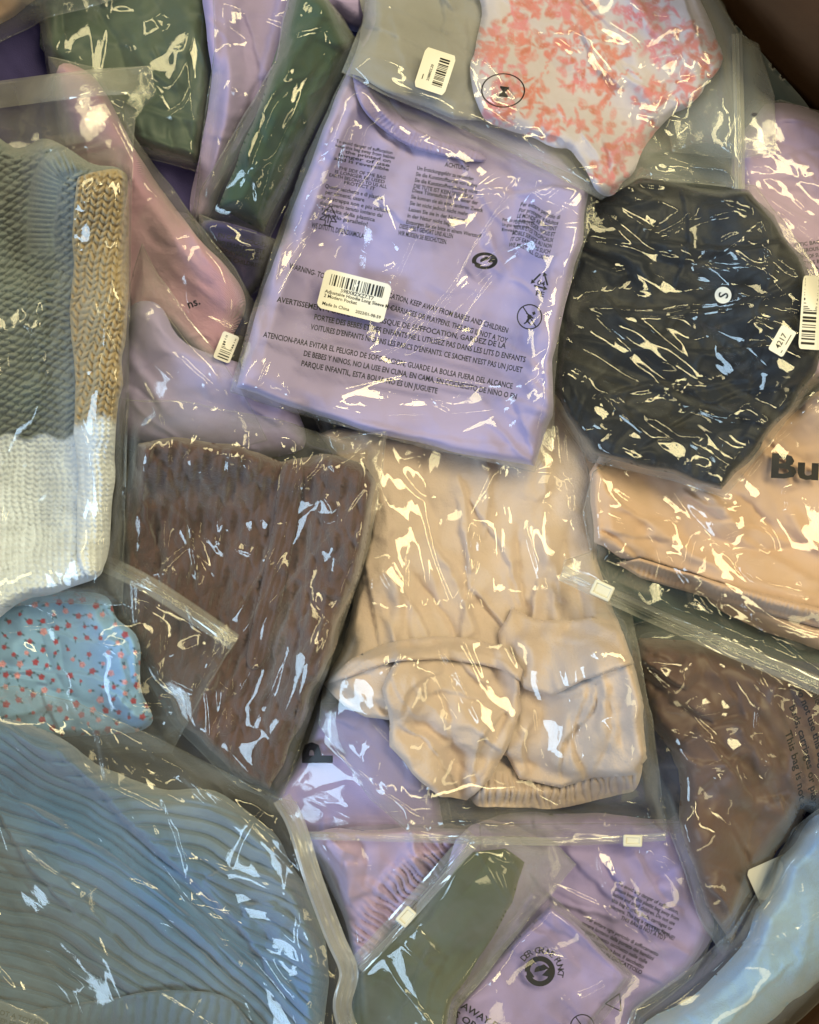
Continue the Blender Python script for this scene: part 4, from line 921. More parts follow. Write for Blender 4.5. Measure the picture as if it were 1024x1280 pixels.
film(b, mb, M['film_taut'], seed=31, rough=(.8, 26, -32, 3.5), wave=(3.2, 90), calm=.45, tentR=14, wob=1.0,
     creases=[('c', [(445, 150), (432, 185), (425, 215)], 5, 5), ('c', [(462, 150), (450, 190), (425, 240), (400, 260)], 4, 4), ('c', [(400, 262), (370, 320), (340, 380)], 3, 4), ('c', [(418, 235), (385, 300), (352, 350), (330, 370)], 2.5, 3.5),
              ('c', [(352, 300), (340, 370), (312, 420)], 2.5, 4), ('c', [(570, 225), (566, 250), (562, 270)], 6, 6), ('c', [(650, 215), (620, 222), (590, 245)], 4, 5), ('c', [(700, 230), (640, 250), (600, 300), (560, 370), (500, 430)], 4, 4),
              ('c', [(690, 290), (620, 320), (560, 370), (510, 430), (420, 460)], 3.5, 3.5), ('c', [(740, 280), (650, 300), (560, 380), (480, 470)], 3, 3.5), ('c', [(670, 320), (640, 330), (600, 370), (560, 440)], 2.5, 3.5), ('c', [(700, 325), (706, 350), (690, 420)], 2.5, 3.5),
              ('c', [(380, 496), (430, 515), (520, 520), (600, 516), (640, 508)], 3.5, 3), ('c', [(380, 495), (420, 490), (500, 470), (600, 480), (690, 482)], 2.2, 3), ('c', [(540, 500), (550, 508), (562, 512)], 3, 3), ('c', [(355, 480), (362, 490), (358, 500)], 5, 6), ('c', [(640, 340), (650, 400), (636, 460)], 2, 4),
              ('c', [(480, 485), (560, 500), (600, 480)], 2, 3), ('c', [(430, 130), (420, 170), (380, 260)], 3, 5)],
     clusters=[(640, 240, 46, 26, -20, 4, 11), (600, 330, 60, 20, -45, 2.5, 10), (690, 350, 26, 40, 0, 2.5, 10), (440, 180, 16, 40, 20, 4, 9), (620, 512, 50, 8, 0, 2.5, 8), (400, 300, 14, 60, 25, 2, 8)])
T = lambda lines, x, y, a, s, p=None, **k: text(b, lines, x, y, a, s, p, **k)
T(['To avoid danger of suffocation', 'keep this bag away from babies', 'the printed on', 'longer of use', 'and is reversible', '', 'THE SIDE OF THE BAG', 'IS LONGER BE USED', 'EARTH BELONGS TO US ALL', 'PROTECT IT'], 420, 178, 12, 6, 5.4, width=[72, 76, 58, 66, 70, 0, 60, 64, 74, 40], indent=[0, 0, 14, 6, 2, 0, 10, 6, 0, 20], name='printed_paragraph')
T(['Questo sacchetto e di plastica', 'per alimenti, usare', 'se si strappa non e piu utilizzo', 'dopo averlo tenuto lontano dai', 'raccolta della plastica', 'riciclo parallelo!'], 404, 234, 12, 7, 7.2, width=[74, 50, 88, 80, 68, 54], indent=[2, 4, 0, 0, 4, 10], name='printed_paragraph')
T(['ACHTUNG'], 556, 208, 10, 8, width=30)
T(['Um Erstickungsgefahr zu vermeiden', 'Sie die Kunststofftasche von Babys', 'Sie die Kunststoffverpackung nicht', 'DIE TUTE IST KEIN SPIELZEUG'], 521, 212, 11, 7, 7.6, width=[72, 78, 80, 76], name='printed_paragraph')
T(['Diese Tütenaufschrift nur einer der', 'Sie konnen sie als einer anderen Zweck', 'Sie ist nicht jedoch nicht mehr', 'Lassen Sie sie in der Natur nach', 'in der Natur nicht liegen', 'Entsorgen Sie sie bitte in einem Wertstoff'], 515, 240, 11, 7, 8.0, width=[84, 92, 74, 78, 60, 96], name='printed_paragraph')
T(['DIESE WELT GEHORT UNS ALLEN', 'WIR MÜSSEN SIE BESCHÜTZEN.'], 499, 285, 11, 8, 8.6, width=[68, 62])
def wav(u, v): return u, v+3*np.sin(u/9.0)
T(['Per evitare pericolo di', 'Por proteger y adultos', 'LE MONDE APPARTIENT', 'DE PROTEGER. NOUS ET', 'NOUS ETES TROPICAUX', 'MOBILE SERVICE AU NON', 'IT OF EARTH AS SUCH', 'WE MUST ALL GUARD'], 650, 258, 16, 7.5, 7.5, width=52, name='printed_paragraph', bend=wav, mat=M['ink'])
T(['Por sus protectores de', 'Un gran medio grado', 'Envase'], 628, 276, 5, 5.5, 6.3, width=[40, 34, 20])
T(['WE DITUTTI, DIFENDIAMOLA'], 389, 284, 12, 9, width=67)
# pine tree mark
sh = join2d(*[line2d(a, c, 1.3) for a, c in (((-9, 2), (0, 14)), ((9, 2), (0, 14)), ((-9, 2), (-4, 2)), ((9, 2), (4, 2)), ((-11, -5), (-4, 2)), ((11, -5), (4, 2)), ((-11, -5), (-3, -5)), ((11, -5), (3, -5)), ((-3, -5), (-3, -11)), ((3, -5), (3, -11)), ((-5, -11), (5, -11)),
    ((-5, -4), (0, 3)), ((5, -4), (0, 3)), ((0, 3), (0, -8)))])
place2d('tree_print', sh[0], sh[1], 411, 271, 10, M['ink'], b)
T(['WARNING- TO AVOID DANGER OF SUFFOCATION, KEEP AWAY FROM BABIES AND CHILDREN'], 361, 335, 16.6, 9.6, width=285, name='printed_warning')
T(['DO NOT USE IN CRIBS, BEDS, CARRIAGES OR PLAYPENS. THIS BAG IS NOT A TOY'], 403, 363, 16.0, 9.6, width=240, name='printed_warning')
T(['AVERTISSEMENT-POUR EVITER LE RISQUE DE SUFFOCATION, GARDEZ DE LA'], 346, 377, 11.6, 9.6, width=292, name='printed_warning')
T(['PORTEE DES BEBES ET DES ENFANTS NE L UTILISEZ PAS DANS LES LITS D ENFANTS'], 392, 399, 11.5, 9.8, width=270, name='printed_warning')
T(['VOITURES D\'ENFANTS NI DANS LES PARCS D\'ENFANTS. CE SACHET N\'EST PAS UN JOUET'], 388, 411.5, 11.6, 9.8, width=270, name='printed_warning')
T(['ATENCION-PARA EVITAR EL PELIGRO DE SOFOCACION, GUARDE LA BOLSA FUERA DEL ALCANCE'], 329, 421, 11.8, 9.8, width=318, name='printed_warning')
T(['DE BEBES Y NINOS, NO LA USE EN CUNA, EN CAMA, EN COCHECITO DE NINO O EN'], 379, 444.5, 11.6, 9.8, width=272, name='printed_warning')
T(['PARQUE INFANTIL, ESTA BOLSA NO ES UN JUGUETE'], 376, 457, 11.6, 9.8, width=174, name='printed_warning')
punkt(b, 606, 326, 17, 0, .66)
tri = []
for k in range(3):
    a0 = math.radians(90+120*k); a1 = math.radians(90+120*(k+1)); r = 14
    A = np.array([r*math.cos(a0), r*math.sin(a0)]); B_ = np.array([r*math.cos(a1), r*math.sin(a1)])
    tri += [line2d(A+(B_-A)*.22, A+(B_-A)*.72, 2.2), tri2d(tuple(A+(B_-A)*.8), 3.6, math.degrees(math.atan2(*(B_-A)[::-1])))]
sh = join2d(*tri); place2d('recycling_print', sh[0], sh[1], 676, 352, 15, M['ink'], b)
T(['04'], 671, 356, 12, 9, width=10); T(['PE'], 669, 369, 12, 9, width=11)
sh = join2d(arc_shape(14.4, 16, 0, 360, 36), line2d((-11, 11), (11, -11), 1.5), arc_shape(0, 3, 0, 360, 10), line2d((0, -1), (-2, -7), 3), line2d((-1, -6), (-5, -10), 1.8), line2d((-1, -6), (4, -10), 1.8), line2d((-5, 4), (5, -1), 1.8), ([(2, 6), (5, 8), (7, 5), (4, 3)], [(0, 1, 2, 3)]))
place2d('no_infant_print', sh[0], sh[1], 662, 396, 12, M['ink'], b)
lab, on = sticker(b, 443, 370, 86, 50, 14)
p, f = barcode(68, 14, 3, 1.7); on('barcode', p, f, -34, 6)
p, f = text_mesh('S98X8ZXZ7.T7', 6.5); on('label_text', p, f, -18, .5)
p, f = text_mesh('Adjustable Hoodie Long Sleeve Midi', 6); on('label_text', p, [tuple(x) for x in f], -37, -4.5)
p, f = text_mesh('2 Modern Pocket', 6); on('label_text', p, f, -37, -10)
p, f = text_mesh('Made In China', 6); on('label_text', p, f, -37, -20); p, f = text_mesh('2023/01-98-59', 5.5); on('label_text', p, f, 6, -20)

# floral bag, frosted, at the top
rg = np.random.RandomState(4)
def coral(X, Y):
    base = np.array(srgb('#c2bcd0')); C = np.broadcast_to(base, X.shape+(3,)).copy()
    c1 = np.array(srgb('#cd7468')); c2 = np.array(srgb('#cf7d96')); c3 = np.array(srgb('#bd6658'))
    centres = [(640, 35), (665, 62), (700, 55), (730, 20), (655, 120), (625, 140), (760, 60), (720, 90), (790, 20), (830, 60), (812, 118), (850, 110), (740, 150), (770, 190), (830, 20), (870, 50), (880, 85), (690, 155), (628, 90), (700, 5), (760, 105), (800, 170), (610, 60), (760, 215), (660, 5)]
    for (cx, cy_) in centres:
        hue = rg.rand(); cc = c1*(1-hue)+c2*hue
        R = 17+rg.rand()*13
        for _ in range(34):
            a = rg.rand()*6.28; d = R*rg.rand()**.6; px, py = cx+d*math.cos(a), cy_+d*math.sin(a)*.9
            u, v = rot(X, Y, rg.rand()*180, px, py); ra = 3.5+rg.rand()*6; rb = 1.8+rg.rand()*3
            q = (u/ra)**2+(v/rb)**2
            m = np.clip(1.3-q, 0, 1)*(0.45+.55*(np.abs(np.sin(u*1.4)) > .25))*(.5+.5*rg.rand())
            cl = cc if rg.rand() > .25 else c3
            C = C*(1-m[..., None])+cl*m[..., None]
        # stem
        a = rg.rand()*6.28
        for k in range(14):
            px = cx+math.cos(a)*(R*.7+k*2.2); py = cy_+math.sin(a)*(R*.7+k*2.2); a += (rg.rand()-.5)*.35
            m = np.clip(1.4-((X-px)**2+(Y-py)**2)/2.4, 0, 1)*.7; C = C*(1-m[..., None])+cc*m[..., None]
    return C
flp = [(470, -70), (452, 30), (428, 90), (480, 118), (560, 152), (650, 195), (750, 250), (800, 222), (928, 236), (924, 40), (905, 10), (888, -20), (860, -80)]
b = thing('zip_bag', 'frosted zip bag of white cloth with coral flowers and a circled M mark', 'bag', 'clear plastic clothes bags')
backsheet(b, flp, mat=M['film_milky'])
o = cloth('grey_filler_pad', [(440, -90), (640, -90), (650, 60), (640, 150), (570, 150), (480, 112), (436, 92), (455, 20)], M['palegrey'], t=5, roll=6, smooth=False, wob=3, af=(10, 50, 51, (460, -20, 620, 130), 5, (60, 140), 40))  # added grey pad under the frosted film, standing in for its milky silver tone
tag(o, 'pale grey pad added behind the white barcode label of the frosted floral bag', 'camisole')
o = cloth('floral_dress', [(612, -70), (600, 20), (592, 70), (600, 130), (622, 160), (690, 180), (728, 205), (742, 236), (768, 244), (786, 214), (808, 176), (838, 150), (868, 120), (905, 80), (892, 40), (872, -10), (860, -70)], M['dyed'], af=(12, 60, 17, (610, 0, 890, 220), 6), t=11, roll=9, und=(6, 60), wob=6, step=1.5, color=coral, smooth=True, strokes=[
    ('s', [(835, 118), (790, 100), (765, 70), (725, 10), (715, -20)], 9, 8), ('s', [(860, 130), (820, 110), (775, 75)], 6, 6), ('r', [(770, 235), (765, 190), (745, 150)], 8, 9), ('r', [(755, 235), (735, 195), (700, 160)], 6, 8), ('v', [(765, 230), (755, 190), (725, 150)], 8, 5),
    ('v', [(780, 225), (785, 180), (790, 140)], 7, 5), ('s', [(620, 155), (700, 175), (740, 215)], 6, 5), ('v', [(650, 20), (690, 80), (730, 130)], 4, 9)])
tag(o, 'white dress with coral flower print bunched in the frosted bag at the top', 'dress')
film(b, flp, M['film_thick'], seed=32, rough=(1.3, 18, 25, 2.6), wave=(4, 60), calm=.42, tentR=14,
     creases=[('c', [(780, 160), (810, 90), (845, 68), (852, 82), (835, 120), (812, 170)], 5, 4), ('c', [(765, 110), (800, 80), (840, 68)], 4, 4), ('c', [(780, 200), (790, 150), (800, 110)], 3, 3.5), ('c', [(690, 95), (715, 85), (725, 92), (700, 98)], 5, 4), ('c', [(672, 40), (690, 42), (710, 46)], 4, 4),
              ('c', [(735, 130), (730, 160), (726, 180)], 5, 6), ('c', [(790, 235), (830, 220), (852, 225)], 4, 4), ('c', [(600, 100), (620, 130), (655, 160)], 4, 5), ('c', [(600, 160), (680, 190), (745, 235)], 3, 7), ('c', [(440, 60), (480, 20), (500, -20)], 3, 6), ('c', [(470, 105), (560, 135), (640, 175)], 3, 7),
              ('c', [(904, 80), (903, 110), (901, 140)], 4, 3), ('c', [(912, 170), (914, 200), (912, 225)], 4, 3), ('c', [(770, 240), (800, 200), (830, 190), (850, 180)], 4, 4), ('c', [(560, 10), (590, 50), (600, 90)], 2.5, 5)],
     clusters=[(640, 125, 36, 26, 30, 6, 9), (690, 175, 34, 12, 25, 5, 8), (735, 150, 18, 34, 0, 5.5, 9), (752, 205, 16, 24, 0, 7, 7), (845, 190, 26, 12, -15, 4, 9), (590, 10, 14, 36, 0, 4, 8), (840, 90, 20, 14, 0, 3.5, 9), (500, 60, 40, 30, -30, 2.5, 14)])
zipper(b, [(921, 42), (924, 140), (925, 236)], 13)
sh = join2d(arc_shape(25.8, 27.6, 0, 360, 44)); place2d('size_ring_print', sh[0], sh[1], 629, 113, 0, M['ink'], b, sy=.78, lift=1.2)
p, f = text_mesh('M', 20); place2d('size_letter', [(q[0]-8.5, q[1]-7) for q in p], f, 630, 114, -82, M['ink'], b, lift=1.2, sy=.8)
lab, on = sticker(b, 544, 89, 40, 52, 18)
p, f = barcode(34, 13, 8, 1.5); on('barcode', [(-y, x) for x, y in p], f, 14, -17)
p, f = text_mesh('1', 9); on('label_text', p, f, -15, -14); p, f = text_mesh('2588052.20', 4.5); on('label_text', [(-y, x) for x, y in p], f, -4, -14)

# brown cable knit bag
bp_ = [(158, 500), (230, 502), (350, 525), (420, 548), (482, 540), (479, 590), (462, 680), (430, 780), (395, 880), (352, 1000), (300, 985), (215, 905), (150, 800), (140, 650)]
b = thing('plastic_bag', 'clear bag of brown cable knit with a loose top flap between sweater and beige bag', 'bag', 'clear plastic clothes bags')
backsheet(b, bp_)
def cable(X, Y):
    u, v = rot(X, Y, 12); 
    w0 = u+6*np.sin(v/60)
    a = np.abs(((w0/44) % 1)-.5)*2
    braid = np.sin(v/11+np.where((w0/44) % 1 > .5, 1.6, 0))*2.2*sstep(.7, .2, a)
    dm = np.abs(np.sin(w0/10+v/15))*np.abs(np.sin(w0/10-v/15))
    return 8*dm**.7*sstep(.25, .6, a)+2.8*braid*sstep(.7, .4, a)+1.6*np.sin(w0*.7)*sstep(.4, .9, a)+1.5*sstep(.5, .0, a)+2.2*(fbm(X, Y, 66, 5, 2)-.5)
g = thing('cardigan', 'brown cable knit cardigan with a ribbed front band folded lengthwise', 'cardigan')
cloth('body', [(158, 590), (172, 556), (230, 545), (300, 556), (352, 580), (400, 566), (452, 580), (470, 600), (462, 650), (450, 700), (425, 790), (385, 890), (335, 990), (290, 968), (225, 900), (165, 800), (150, 700), (152, 620)], M['brown'], wob=4, af=(10, 105, 16, (170, 560, 460, 960), 8, (80, 200), 14), t=26, roll=12, und=(7, 80), parent=g, fine=cable, step=2, smooth=False, strokes=[
    ('s', [(352, 590), (330, 700), (300, 830), (250, 900)], 7, 7), ('v', [(375, 580), (352, 700), (325, 820)], 6, 5), ('s', [(215, 780), (240, 700), (215, 600), (180, 560)], 9, 9), ('r', [(200, 620), (215, 700), (230, 780)], 7, 12), ('v', [(190, 640), (200, 700), (190, 780)], 9, 7),
    ('r', [(410, 620), (400, 720), (360, 830)], 6, 20), ('s', [(440, 690), (400, 720), (380, 800), (370, 900)], 5, 9)])
cloth('front_band', [(352, 585), (378, 580), (372, 650), (350, 760), (330, 830), (308, 825), (325, 740), (343, 650)], M['brown'], t=4, roll=5, und=(1, 40), base=(3, 3), parent=g, step=2, fine=lambda X, Y: 1.6*np.sin(rot(X, Y, 14)[0]*.9), wob=1)
film(b, bp_, M['film_taut'], seed=33, rough=(1.4, 18, 100, 3), wave=(4, 60), calm=.38, tentR=14,
     creases=[('c', [(350, 670), (320, 730), (290, 775)], 4, 3.5), ('c', [(356, 690), (335, 740), (303, 790)], 4, 3.5), ('c', [(180, 580), (176, 610), (175, 600)], 4, 4), ('c', [(235, 585), (270, 570), (330, 580), (370, 570)], 4, 4), ('c', [(430, 580), (445, 570), (478, 560)], 3, 4), ('c', [(405, 560), (420, 548), (470, 544)], 3, 4), ('c', [(410, 552), (410, 575), (425, 590)], 4, 4),
              ('c', [(250, 590), (262, 610), (270, 620)], 5, 5), ('c', [(300, 575), (320, 600), (340, 605)], 3, 4), ('c', [(220, 650), (240, 690), (245, 730)], 3, 5), ('c', [(258, 860), (262, 900), (262, 935)], 3.5, 3.5), ('c', [(320, 825), (300, 865), (285, 868), (272, 855)], 4, 4), ('c', [(470, 590), (440, 700), (400, 800)], 2.5, 5), ('c', [(395, 800), (370, 900), (350, 985)], 2.5, 5), ('c', [(204, 720), (220, 715)], 3, 4), ('c', [(275, 855), (276, 900)], 3, 3.5)],
     clusters=[(425, 650, 14, 30, 10, 5.5, 7), (415, 720, 14, 36, 10, 5.5, 7), (400, 800, 14, 26, 15, 4.5, 7), (255, 600, 36, 20, 15, 4, 10), (300, 585, 50, 10, 5, 3.5, 9), (195, 715, 26, 14, 10, 4, 9), (180, 555, 20, 12, 30, 3.5, 8), (350, 770, 24, 30, 0, 3, 9), (190, 570, 14, 30, 0, 3.5, 9)])

# blue floral
def roses(X, Y):
    base = np.array(srgb('#86b0e0')); C = np.broadcast_to(base, X.shape+(3,)).copy()
    red = np.array(srgb('#a8485a')); pinkc = np.array(srgb('#dba5b3')); gr = np.array(srgb('#3d5a6e')); dk = np.array(srgb('#8c3a4c'))
    r2 = np.random.RandomState(9); pts = []
    for _try in range(6000):
        p = (r2.rand()*280-80, 730+r2.rand()*190)
        if all((p[0]-q[0])**2+(p[1]-q[1])**2 > 13.5**2 for q in pts): pts.append(p)
    for (cx, cy_) in pts:
        R = 2.3+r2.rand()*2.6; pale = r2.rand() < .25; m0 = np.abs(X-cx) < 16
        for k in range(1+r2.randint(2)):
            a = r2.rand()*6.28; u, v = rot(X, Y, math.degrees(a), cx+math.cos(a)*(R+1.2), cy_+math.sin(a)*(R+1.2))
            m = np.clip(1.6-((u/2.6)**2+(v/1.2)**2), 0, 1)*.85; C = C*(1-m[..., None])+gr*m[..., None]
        d = np.hypot(X-cx, Y-cy_); th = np.arctan2(Y-cy_, X-cx); ph = r2.rand()*6
        m = np.clip((R*(1+.12*np.sin(5*th+ph))-d)*1.2, 0, 1); cc = pinkc if pale else red
        C = C*(1-m[..., None])+cc*m[..., None]
        sw = m*(.55*(np.sin(d*2.3+th*2+ph) > .2)); C = C*(1-sw[..., None])+(red if pale else dk)*sw[..., None]
    return C
zb = [(-70, 735), (60, 728), (130, 706), (180, 728), (298, 797), (282, 820), (235, 900), (215, 940), (150, 940), (-70, 930)]
b = thing('zip_bag', 'clear zip bag of blue cloth with tiny red roses below the chunky sweater', 'bag', 'clear plastic clothes bags')
backsheet(b, zb)
o = cloth('rose_print_blouse', [(-60, 745), (40, 738), (130, 745), (146, 775), (172, 800), (178, 860), (190, 905), (120, 920), (-60, 910)], M['dyed'], af=(8, 30, 18, (0, 745, 180, 900), 6, (40, 100), 60), t=22, roll=9, und=(6, 45), step=1.5, color=roses, strokes=[
    ('s', [(165, 815), (140, 800), (100, 800), (60, 780), (55, 750)], 7, 6), ('s', [(180, 880), (120, 845), (60, 838), (-20, 835)], 9, 6), ('v', [(80, 840), (75, 800), (50, 770)], 6, 6), ('r', [(100, 770), (130, 790), (150, 830)], 6, 12), ('r', [(20, 760), (30, 800), (10, 830)], 6, 14), ('r', [(158, 790), (166, 800), (170, 812)], 5, 7), ('s', [(150, 890), (160, 850), (150, 820)], 5, 6)])
tag(o, 'sky blue blouse with small red rose print creased below the white knit', 'blouse')
film(b, zb, M['film'], seed=34, rough=(1.5, 15, 20, 2.5), wave=(3, 50), calm=.35,
     creases=[('c', [(210, 825), (240, 810), (258, 805)], 4, 4), ('c', [(270, 815), (240, 870), (218, 920)], 2.5, 4), ('c', [(90, 790), (110, 780), (130, 800)], 3, 4), ('c', [(110, 830), (125, 810), (120, 790)], 3, 4)],
     clusters=[(190, 785, 26, 14, 20, 4, 8), (175, 825, 20, 12, 20, 4.5, 7), (218, 870, 20, 14, 20, 4, 8), (115, 800, 26, 18, 30, 4, 8), (40, 800, 26, 16, 10, 3.5, 8), (195, 845, 16, 10, 0, 3.5, 7)])
zipper(b, [(118, 698), (180, 728), (240, 766), (293, 803)], 22)

# chunky sweater
def knit(X, Y):
    wx = (vn(X/24, Y/24, 71)-.5)*8; wy = (vn(X/24+3, Y/24, 72)-.5)*8
    x = X+wx; y = Y+wy
    # body: rows of rounded loops on the bias
    u, v = rot(x, y, -38); r = np.floor(v/8.2); zb_ = np.abs(np.sin((u/12.5+.5*(r % 2)+.25*np.sin(v/8.2*math.pi*2))*math.pi))**.5*np.abs(np.sin(v/8.2*math.pi))**.6*10+2.4*(fbm(X, Y, 79, 3.2, 2)-.5)
    # white: small upright v stitches
    uc = (x/8.2) % 1; vv = (y/6.6+np.abs(uc-.5)*1.1) % 1; zw = (np.abs(np.sin(uc*math.pi))**.5)*(np.abs(np.sin(vv*math.pi))**.6)*5.4
    k = sstep(542, 550, Y+4*np.sin(X/7))
    # the ribbed neckline, turned over along its edge
    d, sg, _, _, ar, _L = nearest(cr([(50, 335), (52, 260), (64, 214), (98, 196)], 5), X, Y, False)
    kc = (1-sstep(18, 24, d))*sstep(350, 320, Y); kc = (1-sstep(16, 22, d))*(1-sstep(300, 335, Y))
    zr = 6*np.abs(np.sin(ar*.5))**.7*np.exp(-(d/16)**4)+7*np.exp(-(d/17)**4)
    return (zb_*(1-k)+zw*k)*(1-kc)+zr*kc
def tanknit(X, Y):
    wx = (vn(X/30, Y/30, 73)-.5)*8; wy = (vn(X/30+3, Y/30, 74)-.5)*8
    x = X+wx; y = Y+wy
    u, v = rot(x, y, 14); uc = (u/15.5) % 1; vv = (v/9.4+np.abs(uc-.5)*1.7) % 1; z1 = np.abs(np.sin(uc*2*math.pi))**.45*np.abs(np.sin(vv*math.pi))**.5*11+2.4*(fbm(X, Y, 79, 3.2, 2)-.5)
    uc = (x/8.2) % 1; vv = (y/6.6+np.abs(uc-.5)*1.1) % 1; zw = (np.abs(np.sin(uc*math.pi))**.5)*(np.abs(np.sin(vv*math.pi))**.6)*5.4
    k = sstep(520, 534, Y+6*np.sin(X/9)); return z1*(1-k)+zw*k
def bodycol(X, Y):
    g1 = np.array(srgb('#74848c')); g2 = np.array(srgb('#727a7c')); wt = np.array(srgb('#dfebff'))
    t = fbm(X, Y, 75, 50, 2)[..., None]; C = g1*t+g2*(1-t); k = sstep(543, 549, Y+4*np.sin(X/7))[..., None]
    fl_ = (vn(X/2.2, Y/2.2, 76) > .8)[..., None]*.25
    C = C*(1-fl_)+np.array(srgb('#9aa2a2'))*fl_
    return C*(1-k)+wt*k
def tancol(X, Y):
    a = np.array(srgb('#b5a07c')); a2 = np.array(srgb('#a8936f')); wt = np.array(srgb('#e2e8f2')); t = fbm(X, Y, 78, 30, 2)[..., None]
    k = sstep(518, 536, Y+6*np.sin(X/9))[..., None]
    return (a*t+a2*(1-t))*(1-k)+wt*k
swb = [(-80, 118), (0, 104), (100, 92), (190, 82), (193, 118), (170, 142), (165, 200), (162, 400), (158, 600), (152, 757), (60, 752), (-80, 770)]
b = thing('zip_bag', 'tall clear zip bag of a chunky grey tan and white knitted sweater', 'bag', 'clear plastic clothes bags')
backsheet(b, swb)
g = thing('chunky_sweater', 'chunky knitted sweater in grey, tan and white blocks with thick visible stitches', 'sweater')
cloth('body', [(-80, 190), (20, 184), (60, 176), (110, 200), (150, 214), (159, 250), (157, 400), (148, 520), (141, 620), (131, 700), (112, 726), (40, 746), (-80, 756)], M['wool'], t=36, roll=15, und=(5, 120), parent=g, step=1.5, fine=knit, color=bodycol, wob=3, crumple=(3, 60, 80))
cloth('sleeve', [(92, 244), (108, 216), (150, 214), (160, 250), (158, 400), (149, 520), (142, 620), (132, 700), (110, 720), (98, 690), (97, 620), (93, 540), (90, 400)], M['wool'], t=1.5, roll=3, und=(.5, 100), base=(4, 4), parent=g, step=1.5, fine=tanknit, color=tancol, wob=3, crumple=None)
film(b, swb, M['film_taut'], seed=35, rough=(1.3, 20, 80, 3), wave=(3.5, 60), calm=.4, tentR=13, tit=12,
     creases=[('c', [(35, 190), (60, 186), (90, 181), (125, 172)], 6, 4.5), ('c', [(90, 191), (120, 185), (150, 175)], 4, 4), ('c', [(122, 215), (122, 230), (106, 250), (105, 262)], 5, 4), ('c', [(97, 265), (84, 285), (80, 300)], 4, 4), ('c', [(150, 200), (152, 260), (142, 330), (132, 400)], 2.5, 3.5),
              ('c', [(72, 262), (70, 280), (66, 310)], 4, 3), ('c', [(95, 340), (88, 370), (78, 400), (60, 460)], 5, 4), ('c', [(85, 345), (72, 380), (62, 410)], 4, 3.5), ('c', [(70, 320), (92, 312), (102, 308)], 5, 4), ('c', [(30, 225), (10, 245), (0, 270)], 4, 4), ('c', [(26, 250), (30, 270), (45, 268)], 4, 3.5),
              ('c', [(75, 450), (100, 460), (110, 470)], 4, 4), ('c', [(82, 480), (84, 520), (80, 545)], 5, 4), ('c', [(84, 545), (108, 555), (122, 580)], 4, 3), ('c', [(137, 572), (146, 600), (142, 650), (148, 750)], 3, 3), ('c', [(40, 630), (80, 600), (118, 580)], 3, 3.5), ('c', [(130, 440), (133, 380)], 2, 3), ('c', [(160, 150), (168, 180), (155, 230)], 3, 4), ('c', [(140, 120), (155, 128), (170, 130)], 4, 5), ('c', [(100, 150), (130, 140), (165, 146)], 2, 5), ('c', [(0, 160), (60, 165), (110, 150)], 3, 8)],
     clusters=[(12, 250, 18, 30, -30, 5, 8), (85, 318, 20, 12, -10, 6, 8), (50, 345, 26, 26, 0, 4, 9), (85, 455, 18, 14, 0, 5, 8), (50, 610, 26, 14, -20, 3.5, 8), (80, 110, 70, 10, -5, 3, 9), (80, 500, 12, 30, 0, 4, 8), (105, 135, 26, 16, 0, 3.5, 9), (85, 640, 8, 20, 0, 4, 8), (25, 165, 40, 14, 0, 4, 14)])
ribbon('header_strip', [(-80, 132), (0, 118), (60, 110), (120, 103), (190, 99)], 34, M['zip'], b, lift=1.5, prof=[(-1, 0), (-.8, 1.2), (-.7, .4), (0, .8), (.6, .6), (.8, 1.8), (.9, .7), (1, 0)], smoothH=5)

# ribbed pale blue knit
def ribphi(X, Y):
    # three panels, their ribs flowing in different directions
    wob_ = (vn(X/60, Y/60, 81)-.5)*15+(vn(X/22, Y/22, 82)-.5)*2
    a = Y-(.26*X+.0011*np.maximum(X, 0)**2)+wob_                      # lower panel, sweeping down right
    c = Y-(.62*X)+wob_*1.1+10*np.sin(X/70)                              # middle band
    e = Y-(1000+.30*(X-170)-24*np.sin((X-150)/75))+wob_+.0*X            # upper right panel
    return a, c, e
def ribz(X, Y):
    a, c, e = ribphi(X, Y)
    m = Y-(975+.70*X)                        # below this line: lower panel
    n = Y-(905+.78*X)
    ka = sstep(-8, 8, m); ke = 1-sstep(-8, 8, n)
    f = lambda p, per: 1-np.exp(-((np.abs(((p/per) % 1)-.5)*per)/(per*.13))**2)
    za = f(a, 20); zc = f(c, 13); ze = f(e, 18)
    return 8.0*(za*ka+zc*(1-ka)*(1-ke)*.75+ze*ke*.95)+9*sstep(-6, 10, m)*np.exp(-np.maximum(m, 0)/60)+7*ke*np.exp(-np.maximum(-n, 0)/50)
def ribcol(X, Y):
    c1 = np.array(srgb('#61768f')); c2 = np.array(srgb('#557aa8')); c3 = np.array(srgb('#7b8a98'))
    t = fbm(X, Y, 84, 120, 2)[..., None]
    m = np.exp(-((Y-(960+.75*X))/70)**2)[..., None]
    C = c1*(1-m)+c2*m
    n = sstep(60, 0, Y-(830+.78*X))[..., None]; C = C*(1-n*.7)+c3*n*.7
    return C*(.9+.2*t)
rb = [(-80, 862), (20, 858), (100, 880), (180, 915), (260, 955), (345, 997), (372, 1002), (385, 1050), (420, 1140), (442, 1200), (438, 1280), (450, 1400), (-80, 1400)]
b = thing('zip_bag', 'big clear bag of pale blue ribbed knit with an opaque white zip edge', 'bag', 'clear plastic clothes bags')
backsheet(b, rb)
g = thing('ribbed_sweater', 'pale blue ribbed knit sweater twisted in folds at the lower left', 'sweater')
